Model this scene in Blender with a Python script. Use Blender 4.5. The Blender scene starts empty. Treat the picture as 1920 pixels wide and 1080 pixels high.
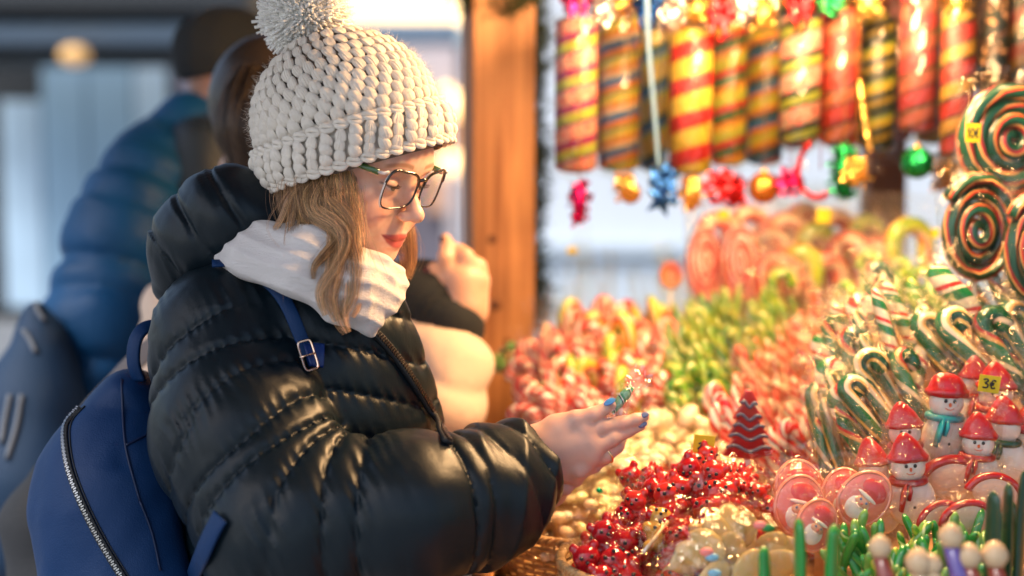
import bpy, math, random
import numpy as np
from mathutils import Vector, Matrix
random.seed(7); RNG = np.random.default_rng(7)
sc = bpy.context.scene
# ---------------------------------------------------------------- camera, world, light
PITCH = math.radians(5.0); CAMZ = 1.5; FPX = 2667.0
cam = bpy.data.objects.new('camera', bpy.data.cameras.new('camera')); sc.collection.objects.link(cam)
cam.location = (0, 0, CAMZ); cam.rotation_euler = (math.pi/2-PITCH, 0, 0)
cam.data.lens = 50; cam.data.sensor_width = 36; cam.data.clip_end = 3000; cam.data.clip_start = 0.05
cam.data.dof.use_dof = True; cam.data.dof.focus_distance = 1.79; cam.data.dof.aperture_fstop = 1.45
sc.camera = cam
w = bpy.data.worlds.new('World'); sc.world = w; w.use_nodes = True
nt = w.node_tree; sky = nt.nodes.new('ShaderNodeTexSky'); sky.sky_type = 'NISHITA'; sky.sun_disc = False
SUN_EL, SUN_AZ = math.radians(52), math.radians(228)
sky.sun_elevation = SUN_EL; sky.sun_rotation = SUN_AZ; sky.air_density = 1.0; sky.dust_density = 2.5; sky.ozone_density = 1.0
nt.links.new(sky.outputs[0], nt.nodes['Background'].inputs[0]); nt.nodes['Background'].inputs[1].default_value = 0.15
sl = bpy.data.lights.new('sun', 'SUN'); sl.energy = 2.6; sl.angle = math.radians(20); sl.color = (1, .97, .94)
sun = bpy.data.objects.new('sun', sl); sc.collection.objects.link(sun)
sd = Vector((math.sin(SUN_AZ)*math.cos(SUN_EL), math.cos(SUN_AZ)*math.cos(SUN_EL), math.sin(SUN_EL)))
sun.rotation_euler = (-sd).to_track_quat('-Z', 'Y').to_euler()
sc.view_settings.view_transform = 'Standard'; sc.view_settings.look = 'None'
sc.view_settings.exposure = 0.66; sc.view_settings.gamma = 1.0
sc.render.engine = 'CYCLES'; sc.cycles.use_denoising = True
sc.cycles.max_bounces = 8; sc.cycles.transparent_max_bounces = 40; sc.cycles.transmission_bounces = 6
sc.cycles.glossy_bounces = 3; sc.cycles.diffuse_bounces = 3
sc.cycles.sample_clamp_indirect = 4; sc.cycles.caustics_refractive = False; sc.cycles.caustics_reflective = False
# ---------------------------------------------------------------- helpers: frame
CP, SP = math.cos(PITCH), math.sin(PITCH)
FW = np.array([0, CP, -SP]); UPV = np.array([0, SP, CP]); RT = np.array([1., 0, 0]); C0 = np.array([0, 0, CAMZ])
def P(px, py, d): return C0 + d*(FW + RT*((px-960)/FPX) - UPV*((py-540)/FPX))
def px_of(p):
    q = np.asarray(p)-C0; d = q@FW
    return 960+FPX*(q@RT)/d, 540-FPX*(q@UPV)/d, d
COL = sc.collection
def link(o, parent=None):
    COL.objects.link(o)
    if parent is not None: o.parent = parent
    return o
def tag(o, label=None, cat=None, group=None, kind=None):
    if label: o['label'] = label
    if cat: o['category'] = cat
    if group: o['group'] = group
    if kind: o['kind'] = kind
    return o
def empty(name, loc=(0, 0, 0), rot=(0, 0, 0)):
    o = bpy.data.objects.new(name, None); COL.objects.link(o); o.empty_display_size = .05
    o.location = loc; o.rotation_euler = rot; return o
def mesh_np(name, V, quads=None, tris=None, mats=(), smooth=True, parent=None, attr=None, uv=None):
    """V (n,3) numpy; quads (m,4); tris (k,3)"""
    me = bpy.data.meshes.new(name); V = np.asarray(V, dtype=np.float32)
    fs = []
    nq = 0 if quads is None else len(quads); ntri = 0 if tris is None else len(tris)
    me.vertices.add(len(V)); me.vertices.foreach_set('co', V.ravel())
    li = []
    if nq: li.append(np.asarray(quads, dtype=np.int32).ravel())
    if ntri: li.append(np.asarray(tris, dtype=np.int32).ravel())
    li = np.concatenate(li)
    me.loops.add(len(li)); me.loops.foreach_set('vertex_index', li)
    me.polygons.add(nq+ntri)
    st = np.concatenate([np.arange(nq)*4, nq*4+np.arange(ntri)*3]).astype(np.int32)
    me.polygons.foreach_set('loop_start', st)
    me.polygons.foreach_set('use_smooth', np.full(nq+ntri, smooth))
    if uv is not None:
        l = me.uv_layers.new(name='UVMap'); l.data.foreach_set('uv', np.asarray(uv, dtype=np.float32)[li].ravel())
    if attr is not None:
        a = me.color_attributes.new('Col', 'FLOAT_COLOR', 'POINT')
        c = np.ones((len(V), 4), dtype=np.float32); c[:, :3] = attr; a.data.foreach_set('color', c.ravel())
    me.update(calc_edges=True); me.validate()
    for m in (mats if isinstance(mats, (list, tuple)) else [mats]): me.materials.append(m)
    o = bpy.data.objects.new(name, me); link(o, parent)
    return o
class MB:
    """collects pieces (verts, faces, uv, colour) for one mesh object"""
    def __init__(s): s.v = []; s.f = []; s.uv = []; s.c = []; s.n = 0; s.mi = []
    def add(s, V, F, uv=None, col=None, mi=0):
        V = np.asarray(V, float); s.v.append(V); s.f += [tuple(int(i)+s.n for i in f) for f in F]; s.mi += [mi]*len(F)
        s.uv.append(np.zeros((len(V), 2)) if uv is None else np.asarray(uv, float))
        s.c.append(np.ones((len(V), 3))*(1 if col is None else np.asarray(col)))
        s.n += len(V); return s
    def build(s, name, mats, parent=None, smooth=True, M=None):
        V = np.concatenate(s.v)
        if M is not None: V = V@np.array(M)[:3, :3].T+np.array(M)[:3, 3]
        me = bpy.data.meshes.new(name); me.from_pydata(V.tolist(), [], s.f); me.update()
        me.polygons.foreach_set('use_smooth', [smooth]*len(me.polygons))
        me.polygons.foreach_set('material_index', s.mi)
        uv = np.concatenate(s.uv); li = np.zeros(len(me.loops), dtype=np.int32); me.loops.foreach_get('vertex_index', li)
        l = me.uv_layers.new(name='UVMap'); l.data.foreach_set('uv', uv[li].astype(np.float32).ravel())
        a = me.color_attributes.new('Col', 'FLOAT_COLOR', 'POINT'); c = np.ones((len(V), 4), dtype=np.float32)
        c[:, :3] = np.concatenate(s.c); a.data.foreach_set('color', c.ravel())
        for m in (mats if isinstance(mats, (list, tuple)) else [mats]): me.materials.append(m)
        o = bpy.data.objects.new(name, me); link(o, parent); return o
def box_vf(c, s, R=None):
    c = np.array(c, float); s = np.array(s, float)/2
    V = np.array([[x, y, z] for x in (-1, 1) for y in (-1, 1) for z in (-1, 1)])*s
    if R is not None: V = V@np.array(R).T
    return V+c, [(0, 1, 3, 2), (4, 6, 7, 5), (0, 4, 5, 1), (2, 3, 7, 6), (0, 2, 6, 4), (1, 5, 7, 3)]
def frames(pts):
    pts = np.asarray(pts, float); T = np.gradient(pts, axis=0); T /= np.linalg.norm(T, axis=1)[:, None]+1e-9
    a = np.array([0, 0, 1.]) if abs(T[0][2]) < .9 else np.array([1., 0, 0])
    N = np.cross(a, T[0]); N /= np.linalg.norm(N); Ns = [N]
    for t in T[1:]:
        n = Ns[-1]-t*(Ns[-1]@t); Ns.append(n/(np.linalg.norm(n)+1e-9))
    Ns = np.array(Ns); return T, Ns, np.cross(T, Ns)
def tube_vf(pts, r, n=8, cap=True, flat=1.0, vscale=1.0):
    pts = np.asarray(pts, float); m = len(pts); r = np.broadcast_to(np.asarray(r, float), (m,))
    T, N, B = frames(pts); a = np.linspace(0, 2*np.pi, n+1)
    V = (pts[:, None]+r[:, None, None]*(np.cos(a)[None, :, None]*N[:, None]+flat*np.sin(a)[None, :, None]*B[:, None])).reshape(-1, 3)
    s = np.concatenate([[0], np.cumsum(np.linalg.norm(np.diff(pts, axis=0), axis=1))])*vscale
    uv = np.stack([np.tile(a/(2*np.pi), m), np.repeat(s, n+1)], 1)
    F = [(i*(n+1)+j, i*(n+1)+j+1, (i+1)*(n+1)+j+1, (i+1)*(n+1)+j) for i in range(m-1) for j in range(n)]
    if cap:
        for i, rev in ((0, True), (m-1, False)):
            k = len(V); V = np.vstack([V, pts[i][None]]); uv = np.vstack([uv, [[.5, s[i]]]])
            for j in range(n):
                q = (k, i*(n+1)+j, i*(n+1)+j+1); F.append(q[::-1] if rev else q)
    return V, F, uv
def spline(pts, n=8):
    """Catmull-Rom through rows (any number of columns)"""
    p = np.asarray(pts, float); p = np.vstack([2*p[0]-p[1], p, 2*p[-1]-p[-2]]); out = []
    for i in range(1, len(p)-2):
        for t in np.linspace(0, 1, n, endpoint=False):
            out.append(.5*((2*p[i])+(-p[i-1]+p[i+1])*t+(2*p[i-1]-5*p[i]+4*p[i+1]-p[i+2])*t*t+(-p[i-1]+3*p[i]-3*p[i+1]+p[i+2])*t**3))
    out.append(p[-2]); return np.array(out)
def lathe_vf(prof, n=16, sx=1, sy=1):
    prof = np.asarray(prof, float); m = len(prof); a = np.linspace(0, 2*np.pi, n+1)
    V = np.stack([prof[:, 0][:, None]*np.cos(a)*sx, prof[:, 0][:, None]*np.sin(a)*sy, np.repeat(prof[:, 1][:, None], n+1, 1)], 2).reshape(-1, 3)
    s = np.concatenate([[0], np.cumsum(np.linalg.norm(np.diff(prof, axis=0), axis=1))])
    uv = np.stack([np.tile(a/(2*np.pi), m), np.repeat(s, n+1)], 1)
    F = [(i*(n+1)+j, i*(n+1)+j+1, (i+1)*(n+1)+j+1, (i+1)*(n+1)+j) for i in range(m-1) for j in range(n)]
    return V, F, uv
def sphere_vf(c, r, nu=12, nv=8, R=None):
    t = np.linspace(-np.pi/2, np.pi/2, nv+1); V, F, uv = lathe_vf(np.stack([np.cos(t)+1e-5, np.sin(t)], 1), nu)
    V = V*np.asarray(r, float)
    if R is not None: V = V@np.array(R).T
    return V+np.asarray(c, float), F, uv
# ---------------------------------------------------------------- materials
def mat(name, col=(.5, .5, .5), rough=.5, metal=0, coat=0, spec=.5, sss=0, bump=None, var=0, attr=False, trans=0, ior=1.45,
        alpha=1, emit=None, sheen=0, varscale=8, bump2=None, sssr=(1, .35, .2), coatrough=.05, sssscale=.01):
    m = bpy.data.materials.new(name); m.use_nodes = True; n = m.node_tree.nodes; l = m.node_tree.links
    b = n['Principled BSDF']; I = b.inputs
    I['Base Color'].default_value = (*col, 1); I['Roughness'].default_value = rough; I['Metallic'].default_value = metal
    I['Coat Weight'].default_value = coat; I['Coat Roughness'].default_value = coatrough; I['Specular IOR Level'].default_value = spec
    I['IOR'].default_value = ior; I['Transmission Weight'].default_value = trans; I['Alpha'].default_value = alpha
    I['Sheen Weight'].default_value = sheen
    if sss:
        I['Subsurface Weight'].default_value = sss; I['Subsurface Radius'].default_value = sssr; I['Subsurface Scale'].default_value = sssscale
    if emit: I['Emission Color'].default_value = (*emit[0], 1); I['Emission Strength'].default_value = emit[1]
    tc = n.new('ShaderNodeTexCoord'); src = None
    if attr:
        a = n.new('ShaderNodeVertexColor'); a.layer_name = 'Col'; src = a.outputs[0]
    if var:
        nz = n.new('ShaderNodeTexNoise'); nz.inputs['Scale'].default_value = varscale; nz.inputs['Detail'].default_value = 5
        l.new(tc.outputs['Object'], nz.inputs['Vector'])
        mr = n.new('ShaderNodeMapRange'); mr.inputs[3].default_value = 1-var; mr.inputs[4].default_value = 1+var
        mr.inputs[1].default_value = .25; mr.inputs[2].default_value = .75
        l.new(nz.outputs[0], mr.inputs[0])
        mx = n.new('ShaderNodeVectorMath'); mx.operation = 'SCALE'
        if src: l.new(src, mx.inputs[0])
        else: mx.inputs[0].default_value = col
        l.new(mr.outputs[0], mx.inputs['Scale']); src = mx.outputs[0]
    if src: l.new(src, I['Base Color'])
    nrm = None
    for bp in (bump, bump2):
        if not bp: continue
        # (scale, strength, distance, (sx,sy,sz), detail, distortion)
        mp = n.new('ShaderNodeMapping'); mp.inputs['Scale'].default_value = bp[3] if len(bp) > 3 else (1, 1, 1)
        l.new(tc.outputs['Object'], mp.inputs[0])
        nz = n.new('ShaderNodeTexNoise'); nz.inputs['Scale'].default_value = bp[0]
        if len(bp) > 6: nz.noise_type = 'RIDGED_MULTIFRACTAL'
        nz.inputs['Detail'].default_value = bp[4] if len(bp) > 4 else 3; nz.inputs['Distortion'].default_value = bp[5] if len(bp) > 5 else 0
        l.new(mp.outputs[0], nz.inputs['Vector'])
        bu = n.new('ShaderNodeBump'); bu.inputs['Strength'].default_value = bp[1]; bu.inputs['Distance'].default_value = bp[2]
        l.new(nz.outputs[0], bu.inputs['Height'])
        if nrm: l.new(nrm, bu.inputs['Normal'])
        nrm = bu.outputs[0]
    if nrm: l.new(nrm, I['Normal'])
    return m
# ---------------------------------------------------------------- SDF modelling
def smin(a, b, k):
    h = np.clip(.5+.5*(b-a)/k, 0, 1); return b*(1-h)+a*h-k*h*(1-h)
def smax(a, b, k): return -smin(-a, -b, k)
def sell(p, c, r, R=None):
    q = p-np.asarray(c)
    if R is not None: q = q@R
    r = np.asarray(r, float); k0 = np.linalg.norm(q/r, axis=-1); k1 = np.linalg.norm(q/(r*r), axis=-1)+1e-9
    return k0*(k0-1)/k1
def scone(p, a, b, ra, rb):
    a = np.asarray(a, float); ab = np.asarray(b, float)-a
    t = np.clip(((p-a)@ab)/(ab@ab), 0, 1)
    return np.linalg.norm(p-a-t[..., None]*ab, axis=-1)-(ra+(rb-ra)*t)
def schain(p, pts, rs, k=.01):
    """tapered chain; returns distance and arc length of the nearest point"""
    d = None; s = None; s0 = 0
    for i in range(len(pts)-1):
        a = np.asarray(pts[i], float); ab = np.asarray(pts[i+1], float)-a; L = np.linalg.norm(ab)
        t = np.clip(((p-a)@ab)/(L*L), 0, 1)
        di = np.linalg.norm(p-a-t[..., None]*ab, axis=-1)-(rs[i]+(rs[i+1]-rs[i])*t); si = s0+t*L
        if d is None: d, s = di, si
        else:
            h = np.clip(.5+.5*(di-d)/.03, 0, 1); s = si*(1-h)+s*h; d = smin(d, di, k)
        s0 += L
    return d, s
def sbox(p, c, hs, r, R=None):
    q = p-np.asarray(c)
    if R is not None: q = q@R
    q = np.abs(q)-(np.asarray(hs)-r)
    return np.linalg.norm(np.maximum(q, 0), axis=-1)+np.minimum(q.max(-1), 0)-r
def surfnets(f, lo, hi, h):
    lo = np.asarray(lo, float); hi = np.asarray(hi, float); B = 8
    nb = np.ceil((hi-lo)/(h*B)).astype(int); n = nb*B+1
    F = np.full(n, 1.0, dtype=np.float32)
    bc = np.stack(np.meshgrid(*[np.arange(k) for k in nb], indexing='ij'), -1).reshape(-1, 3)
    cen = lo+(bc+.5)*B*h; dc = f(cen); rad = B*h*.9*1.9
    near = bc[np.abs(dc) < rad+.004]
    for b, v in zip(bc[np.abs(dc) >= rad+.004], dc[np.abs(dc) >= rad+.004]):
        if v < 0: F[b[0]*B:b[0]*B+B+1, b[1]*B:b[1]*B+B+1, b[2]*B:b[2]*B+B+1] = -1
    g = np.stack(np.meshgrid(*[np.arange(B+1)]*3, indexing='ij'), -1)
    CH = 400
    for i in range(0, len(near), CH):
        bb = near[i:i+CH]; idx = bb[:, None, None, None]*B+g[None]
        v = f((lo+idx*h).reshape(-1, 3)).reshape(idx.shape[:-1])
        for b, vv in zip(bb, v): F[b[0]*B:b[0]*B+B+1, b[1]*B:b[1]*B+B+1, b[2]*B:b[2]*B+B+1] = vv
    ins = F < 0; cs = ins[:-1, :-1, :-1].astype(np.int8)*0
    corners = [(i, j, k) for i in (0, 1) for j in (0, 1) for k in (0, 1)]
    m = tuple(k-1 for k in n)
    for c in corners: cs = cs+ins[c[0]:c[0]+m[0], c[1]:c[1]+m[1], c[2]:c[2]+m[2]]
    act = np.argwhere((cs > 0) & (cs < 8)); idm = np.full(m, -1, dtype=np.int32); idm[tuple(act.T)] = np.arange(len(act))
    val = {c: F[tuple((act+np.array(c)).T)] for c in corners}
    acc = np.zeros((len(act), 3)); cnt = np.zeros(len(act))
    for a in corners:
        for ax in range(3):
            if a[ax]: continue
            b = list(a); b[ax] = 1; b = tuple(b); x = (val[a] < 0) != (val[b] < 0)
            t = np.where(x, val[a]/(val[a]-val[b]+1e-12), 0)
            pt = np.array(a, float)[None]+0*acc; pt[:, ax] = t
            acc += pt*x[:, None]; cnt += x
    V = lo+(act+acc/cnt[:, None])*h; Q = []
    for ax in range(3):
        sl0 = [slice(None)]*3; sl1 = [slice(None)]*3; sl0[ax] = slice(0, -1); sl1[ax] = slice(1, None)
        a, b = ins[tuple(sl0)], ins[tuple(sl1)]; e = np.argwhere(a != b); u, v2 = [k for k in range(3) if k != ax]
        ok = (e[:, u] > 0) & (e[:, v2] > 0) & (e[:, u] < n[u]-1) & (e[:, v2] < n[v2]-1); e = e[ok]
        if not len(e): continue
        def at(du, dv):
            q = e.copy(); q[:, u] -= du; q[:, v2] -= dv; return idm[tuple(q.T)]
        q = np.stack([at(1, 1), at(0, 1), at(0, 0), at(1, 0)], 1)
        flip = a[tuple(e.T)]
        if ax == 1: flip = ~flip
        q[~flip] = q[~flip][:, ::-1]; Q.append(q)
    return V, np.concatenate(Q)
def bounds(pts, pad): p = np.array(pts); return p.min(0)-pad, p.max(0)+pad
def hit(f, px, py, d0, d1, off=0.0, step=.004):
    """point on the surface f=off met by a line from d0 to d1"""
    ds = np.arange(d0, d1, step); pp = np.array([P(px, py, d) for d in ds]); v = f(pp)-off
    i = np.argmax(v < 0)
    if not (v < 0).any(): i = int(np.argmin(v)); return pp[i]
    if i == 0: return pp[0]
    t = v[i-1]/(v[i-1]-v[i]); return pp[i-1]+(pp[i]-pp[i-1])*t
def grad(f, p, e=.002):
    p = np.atleast_2d(p); g = np.stack([f(p+np.eye(3)[i]*e)-f(p-np.eye(3)[i]*e) for i in range(3)], -1)
    return g/(np.linalg.norm(g, axis=-1)[:, None]+1e-9)
def rot(ax, deg): return np.array(Matrix.Rotation(math.radians(deg), 3, ax))
def puff(s, L, A, p=2.4):
    fr = s/L-np.floor(s/L); return A*(1-np.abs(2*fr-1)**p)
def seamd(s, L):
    fr = s/L-np.floor(s/L); return np.minimum(fr, 1-fr)*L
def noise3(p, s, seed=0):
    r = np.random.default_rng(seed); out = 0
    for i in range(5):
        k = r.normal(size=3); k /= np.linalg.norm(k); out = out+np.sin(p@(k*s*(1+.5*i))+r.uniform(0, 6.28))/(1+.4*i)
    return out/2.2
# ================================================================ the setting
def struct(o): o['kind'] = 'structure'; return o
def wood(name, c1, c2, sc_=(1, 1, .08), rough=.55, knots=True):
    m = bpy.data.materials.new(name); m.use_nodes = True; n = m.node_tree.nodes; l = m.node_tree.links; b = n['Principled BSDF']
    tc = n.new('ShaderNodeTexCoord'); mp = n.new('ShaderNodeMapping'); mp.inputs['Scale'].default_value = sc_; l.new(tc.outputs['Object'], mp.inputs[0])
    nz = n.new('ShaderNodeTexNoise'); nz.inputs['Scale'].default_value = 40; nz.inputs['Detail'].default_value = 6; nz.inputs['Distortion'].default_value = 1.2
    l.new(mp.outputs[0], nz.inputs['Vector']); cr = n.new('ShaderNodeValToRGB'); cr.color_ramp.elements[0].position = .3; cr.color_ramp.elements[1].position = .7
    cr.color_ramp.elements[0].color = (*c1, 1); cr.color_ramp.elements[1].color = (*c2, 1); l.new(nz.outputs[0], cr.inputs[0]); l.new(cr.outputs[0], b.inputs['Base Color'])
    b.inputs['Roughness'].default_value = rough; bu = n.new('ShaderNodeBump'); bu.inputs['Strength'].default_value = .4; bu.inputs['Distance'].default_value = .003
    l.new(nz.outputs[0], bu.inputs['Height']); l.new(bu.outputs[0], b.inputs['Normal']); return m
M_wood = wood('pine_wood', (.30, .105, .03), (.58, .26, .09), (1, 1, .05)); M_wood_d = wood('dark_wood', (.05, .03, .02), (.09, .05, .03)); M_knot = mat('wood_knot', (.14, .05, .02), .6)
M_wood_x = wood('counter_boards', (.40, .22, .10), (.55, .33, .16), (.08, 1, 1))
def boxobj(name, c, s, m, parent=None, R=None, bev=.004):
    V, F = box_vf(c, s, R); o = MB().add(V, F).build(name, m, parent, smooth=False)
    if bev: b = o.modifiers.new('bevel', 'BEVEL'); b.width = bev; b.segments = 2
    return o
# ground of the square
M_pave = mat('paving', (.20, .21, .22), .7, var=.25, varscale=3, bump=(30, .4, .01))
V, F = box_vf((0, 400, -.1), (1600, 1600, .2)); struct(MB().add(V, F).build('ground', M_pave, smooth=False))
# market hut opposite, left
h = empty('market_hut', (-4.2, 13.6, 0)); tag(h, 'closed market hut with pale blue shutters and long grey gutter, behind everyone at left', 'market hut')
def rel(o, par): o.parent = par; o.matrix_parent_inverse = Matrix.Translation(-Vector(par.location)); return o
M_pan = mat('pale_blue_painted_boards', (.30, .47, .62), .6, var=.12, varscale=1.5); M_pan2 = mat('paler_blue_boards', (.44, .60, .74), .6, var=.1, varscale=2)
M_dark = mat('dark_paint', (.02, .025, .03), .7); M_gut = mat('grey_metal', (.17, .23, .30), .45, metal=.3)
def hb(name, x0, y0, x1, y1, d, th, m, par, bev=.01):
    a, b = P(x0, y1, d), P(x1, y0, d); return rel(boxobj(name, ((a[0]+b[0])/2, a[1], (a[2]+b[2])/2), (b[0]-a[0], th, b[2]-a[2]), m, None, bev=bev), par)
hb('wall', -200, 60, 340, 590, 13.9, .3, M_dark, h)
for x0, x1, m, y0 in ((15, 88, M_pan2, 190), (92, 172, M_pan, 130), (262, 322, M_pan2, 105)): hb('shutter', x0, y0, x1, 575, 13.6, .08, m, h)
dr = hb('door', 176, 110, 258, 578, 13.6, .08, M_pan, h)
for k in range(5): a = P(182+k*14, 120, 13.53); b = P(182+k*14, 300, 13.53); V, F, uv = tube_vf([a, b], .018, 6); rel(MB().add(V, F).build('slat', mat('cream_slat', (.55, .5, .45), .5) if k == 0 else bpy.data.materials['cream_slat'], None), h)
V, F, uv = sphere_vf(P(103, 322, 13.5), .05); rel(MB().add(V, F).build('door_knob', M_dark, None), h)
hb('gutter', -200, 42, 860, 84, 11.5, .2, M_gut, h, .03); hb('eave_board', -200, 86, 420, 118, 12.3, 1.2, M_dark, h)
hb('roof', -260, -130, 500, 36, 11.9, 1.6, M_dark, h)
V, F, uv = sphere_vf(P(140, 104, 11.2), (.12, .12, .08)); rel(MB().add(V, F).build('wall_lamp', mat('warm_lamp_dim', (.8, .5, .2), .5, emit=((1, .45, .12), .2)), None), h)
# second hut, further, behind the woman's face and the post
h2 = empty('market_stall', (-.4, 16.5, 0)); tag(h2, 'far market stall with long warm-lit canopy and glowing windows, left of the wooden post', 'market stall')
M_far = mat('dusky_wall', (.16, .15, .19), .8, var=.3, varscale=1.2); M_far2 = mat('pale_far_wall', (.55, .50, .52), .8)
hb('wall', 340, 90, 880, 640, 17, .3, M_far, h2); hb('shop_front', 660, 90, 858, 168, 16.6, .1, M_far2, h2); hb('shop_front', 800, 190, 868, 400, 16.6, .1, mat('peach_panel', (.55, .33, .22), .8), h2)
hb('counter', 640, 560, 900, 640, 16.2, .5, M_pan2, h2); hb('pale_post', 838, 300, 862, 640, 16.3, .15, M_far2, h2)
M_can = mat('lit_canopy', (.9, .7, .4), .6, emit=((1, .62, .25), 1.6))
cv = spline([(395, 40), (425, 22), (470, -4), (520, -30), (560, -60)], 6)
top = [P(x, y, 12.6) for x, y in cv]+[P(1110, -60, 12.6)]; bot = [P(x, 42, 12.6) for x, y in cv]+[P(1110, 46, 12.6)]
V = np.array(top+bot+[t+np.array([0, .25, 0]) for t in top+bot]); k = len(top)
F = [(i, i+1, k+i+1, k+i) for i in range(k-1)]+[(2*k+i+1, 2*k+i, 3*k+i, 3*k+i+1) for i in range(k-1)]+[(k+i, k+i+1, 3*k+i+1, 3*k+i) for i in range(k-1)]+[(i+1, i, 2*k+i, 2*k+i+1) for i in range(k-1)]
rel(MB().add(V, F).build('lit_canopy', M_can, None, smooth=False), h2)
for x, y, r in ((852, 198, .16), (848, 312, .17), (838, 175, .1), (770, 150, .07)):
    V, F, uv = sphere_vf(P(x, y, 16.2), r); rel(MB().add(V, F).build('window_lamp', mat('warm_window_lamp', (.9, .7, .4), .5, emit=((1, .55, .2), 1.7)) if x == 852 else bpy.data.materials['warm_window_lamp'], None), h2)
# pale building across the square, right of the post
b3 = empty('white_building', (3, 12, 0)); tag(b3, 'pale white building across the square, seen blurred between the wooden post and the hanging rolls', 'building')
M_wh = mat('white_plaster', (.60, .64, .68), .8, var=.05, varscale=.4)
hb('wall', 872, -400, 2300, 645, 12, .4, M_wh, b3); hb('ledge', 1000, 455, 1300, 478, 11.7, .3, mat('blue_grey_ledge', (.45, .52, .58), .7), b3)
hb('plinth', 872, 480, 2300, 645, 11.76, .12, mat('pale_grey_plinth', (.54, .60, .65), .8), b3)
# ---------------------------------------------------------------- the stall
st = empty('sweet_stall', (.8, 2.3, 0)); tag(st, 'wooden sweet stall with counter, raised back shelves and dark roof, heaped with candy', 'market stall')
def sb(name, c, s, m, **k): return rel(boxobj(name, c, s, m, None, **k), st)
CT = .90
for i in range(9): sb('counter_board', (.95, 1.52+i*.2, CT-.015), (2.0, .196, .03), M_wood_x)
for k in range(9): sb('front_board', (.05+k*.25, 1.43, .48), (.246, .03, .93), M_wood)
for k in range(8): sb('side_board', (-.04, 1.52+k*.22, .48), (.03, .216, .93), M_wood)
sb('back_shelf', (.95, 2.86, 1.10), (1.45, .30, .03), M_wood_x); sb('shelf_riser', (.95, 2.72, 1.045), (1.45, .02, .09), M_wood)
sb('roof', (.30, 2.10, 2.36), (3.5, 2.9, .06), M_wood_d); sb('dark_back_panel', (1.48, 3.60, 2.01), (1.5, .04, .66), M_wood_d)  # roof is out of view, extended left to keep sun off the woman
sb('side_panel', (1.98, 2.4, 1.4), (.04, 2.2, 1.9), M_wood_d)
for x in (.0, 1.9): sb('corner_post', (x+.1, 1.30, 1.18) if x else (1.93, 1.3, 1.18), (.1, .1, 2.3), M_wood) if x else None
post = empty('wooden_post', tuple(P(935, 900, 2.95)*[1, 1, 0])); tag(post, 'thick orange pine post with knots standing at the near corner of the sweet stall', 'post')
pz = P(935, 900, 2.95)
o = rel(boxobj('post_shaft', (pz[0], pz[1], 1.17), (.128, .12, 2.34), M_wood, None, rot('Z', 12), bev=.006), post)
for x, y, r in ((921, 449, .009), (925, 572, .012), (950, 640, .006)):
    p = hit(lambda p: sbox(p, (pz[0], pz[1], 1.17), (.064, .06, 1.17), .002, rot('Z', 12)), x, y, 2.7, 3.05)
    V, F, uv = sphere_vf(p, (r*1.3, .002, r)); rel(MB().add(V, F).build('knot', M_knot, None), post)
p2 = P(1652, 500, 3.45); pb = tag(boxobj('wooden_post', (p2[0], p2[1], 1.17), (.092, .092, 2.32), wood('brown_post_wood', (.16, .06, .025), (.26, .10, .04)), None), 'brown post at the back of the stall, seen under the hanging rolls at right', 'post')
# evergreen garland down the far side of the post
rs = np.random.default_rng(2); mb = MB(); M_gar = mat('fir_garland', (.05, .07, .025), .7, var=.4, varscale=20)
for k in range(1500):
    y = rs.uniform(-60, 620); c = P(1006+6*math.sin(y/40), y, 3.12)+rs.normal(size=3)*.012; v = rs.normal(size=3); v /= np.linalg.norm(v)
    V, F, uv = tube_vf([c, c+v*.035], [.0022, .0005], 3, False); mb.add(V, F)
V, F, uv = tube_vf([P(1006+6*math.sin(y/40), y, 3.12) for y in range(-60, 640, 20)], .006, 6); mb.add(V, F)
for k in range(900):
    x = rs.uniform(865, 1000); c = P(x, -14+28*math.sin((x-865)/135*3.14)+rs.normal()*9, 2.82)+rs.normal(size=3)*.010; v = rs.normal(size=3); v /= np.linalg.norm(v)
    V, F, uv = tube_vf([c, c+v*.030], [.0020, .0005], 3, False); mb.add(V, F)
mb.build('fir_garland', M_gar); tag(bpy.data.objects['fir_garland'], 'dark fir garland hanging down behind the right edge of the pine post', 'garland')
# lamps under the stall roof: bulbs with a cord, each a real light
M_bulb = mat('lit_bulb', (1, .8, .5), .4, emit=((1, .58, .24), 40)); M_cord = mat('black_cord', (.01, .01, .01), .6)
lamps = [(.40, 1.78, 1.93, 19), (.56, 2.00, 1.95, 15), (.40, 2.28, 1.97, 22), (.82, 2.10, 2.02, 4), (.60, 2.44, 2.00, 10)]
for i, (x, y, z, wv) in enumerate(lamps):
    L = empty('hanging_bulb', (x, y, z)); tag(L, 'lit warm bulb on a black cord under the stall roof', 'lamp', 'bulbs under the stall roof')
    V, F, uv = lathe_vf([(.0005, -.055), (.018, -.050), (.030, -.032), (.032, -.015), (.024, .008), (.014, .025), (.013, .045)], 20); MB().add(V, F).build('bulb', M_bulb, L)
    V, F, uv = lathe_vf([(.0145, .03), (.016, .035), (.016, .075), (.005, .085), (.0005, .086)], 16); MB().add(V, F).build('socket', M_cord, L)
    V, F, uv = tube_vf([(0, 0, .08), (0, 0, 2.33-z)], .003, 6); MB().add(V, F).build('cord', M_cord, L)
    pl = bpy.data.lights.new('bulb_light', 'POINT'); pl.energy = wv; pl.color = (1, .60, .28); pl.shadow_soft_size = .06
    po = bpy.data.objects.new('bulb_light', pl); link(po, L); po.location = (0, 0, -.09)
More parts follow.
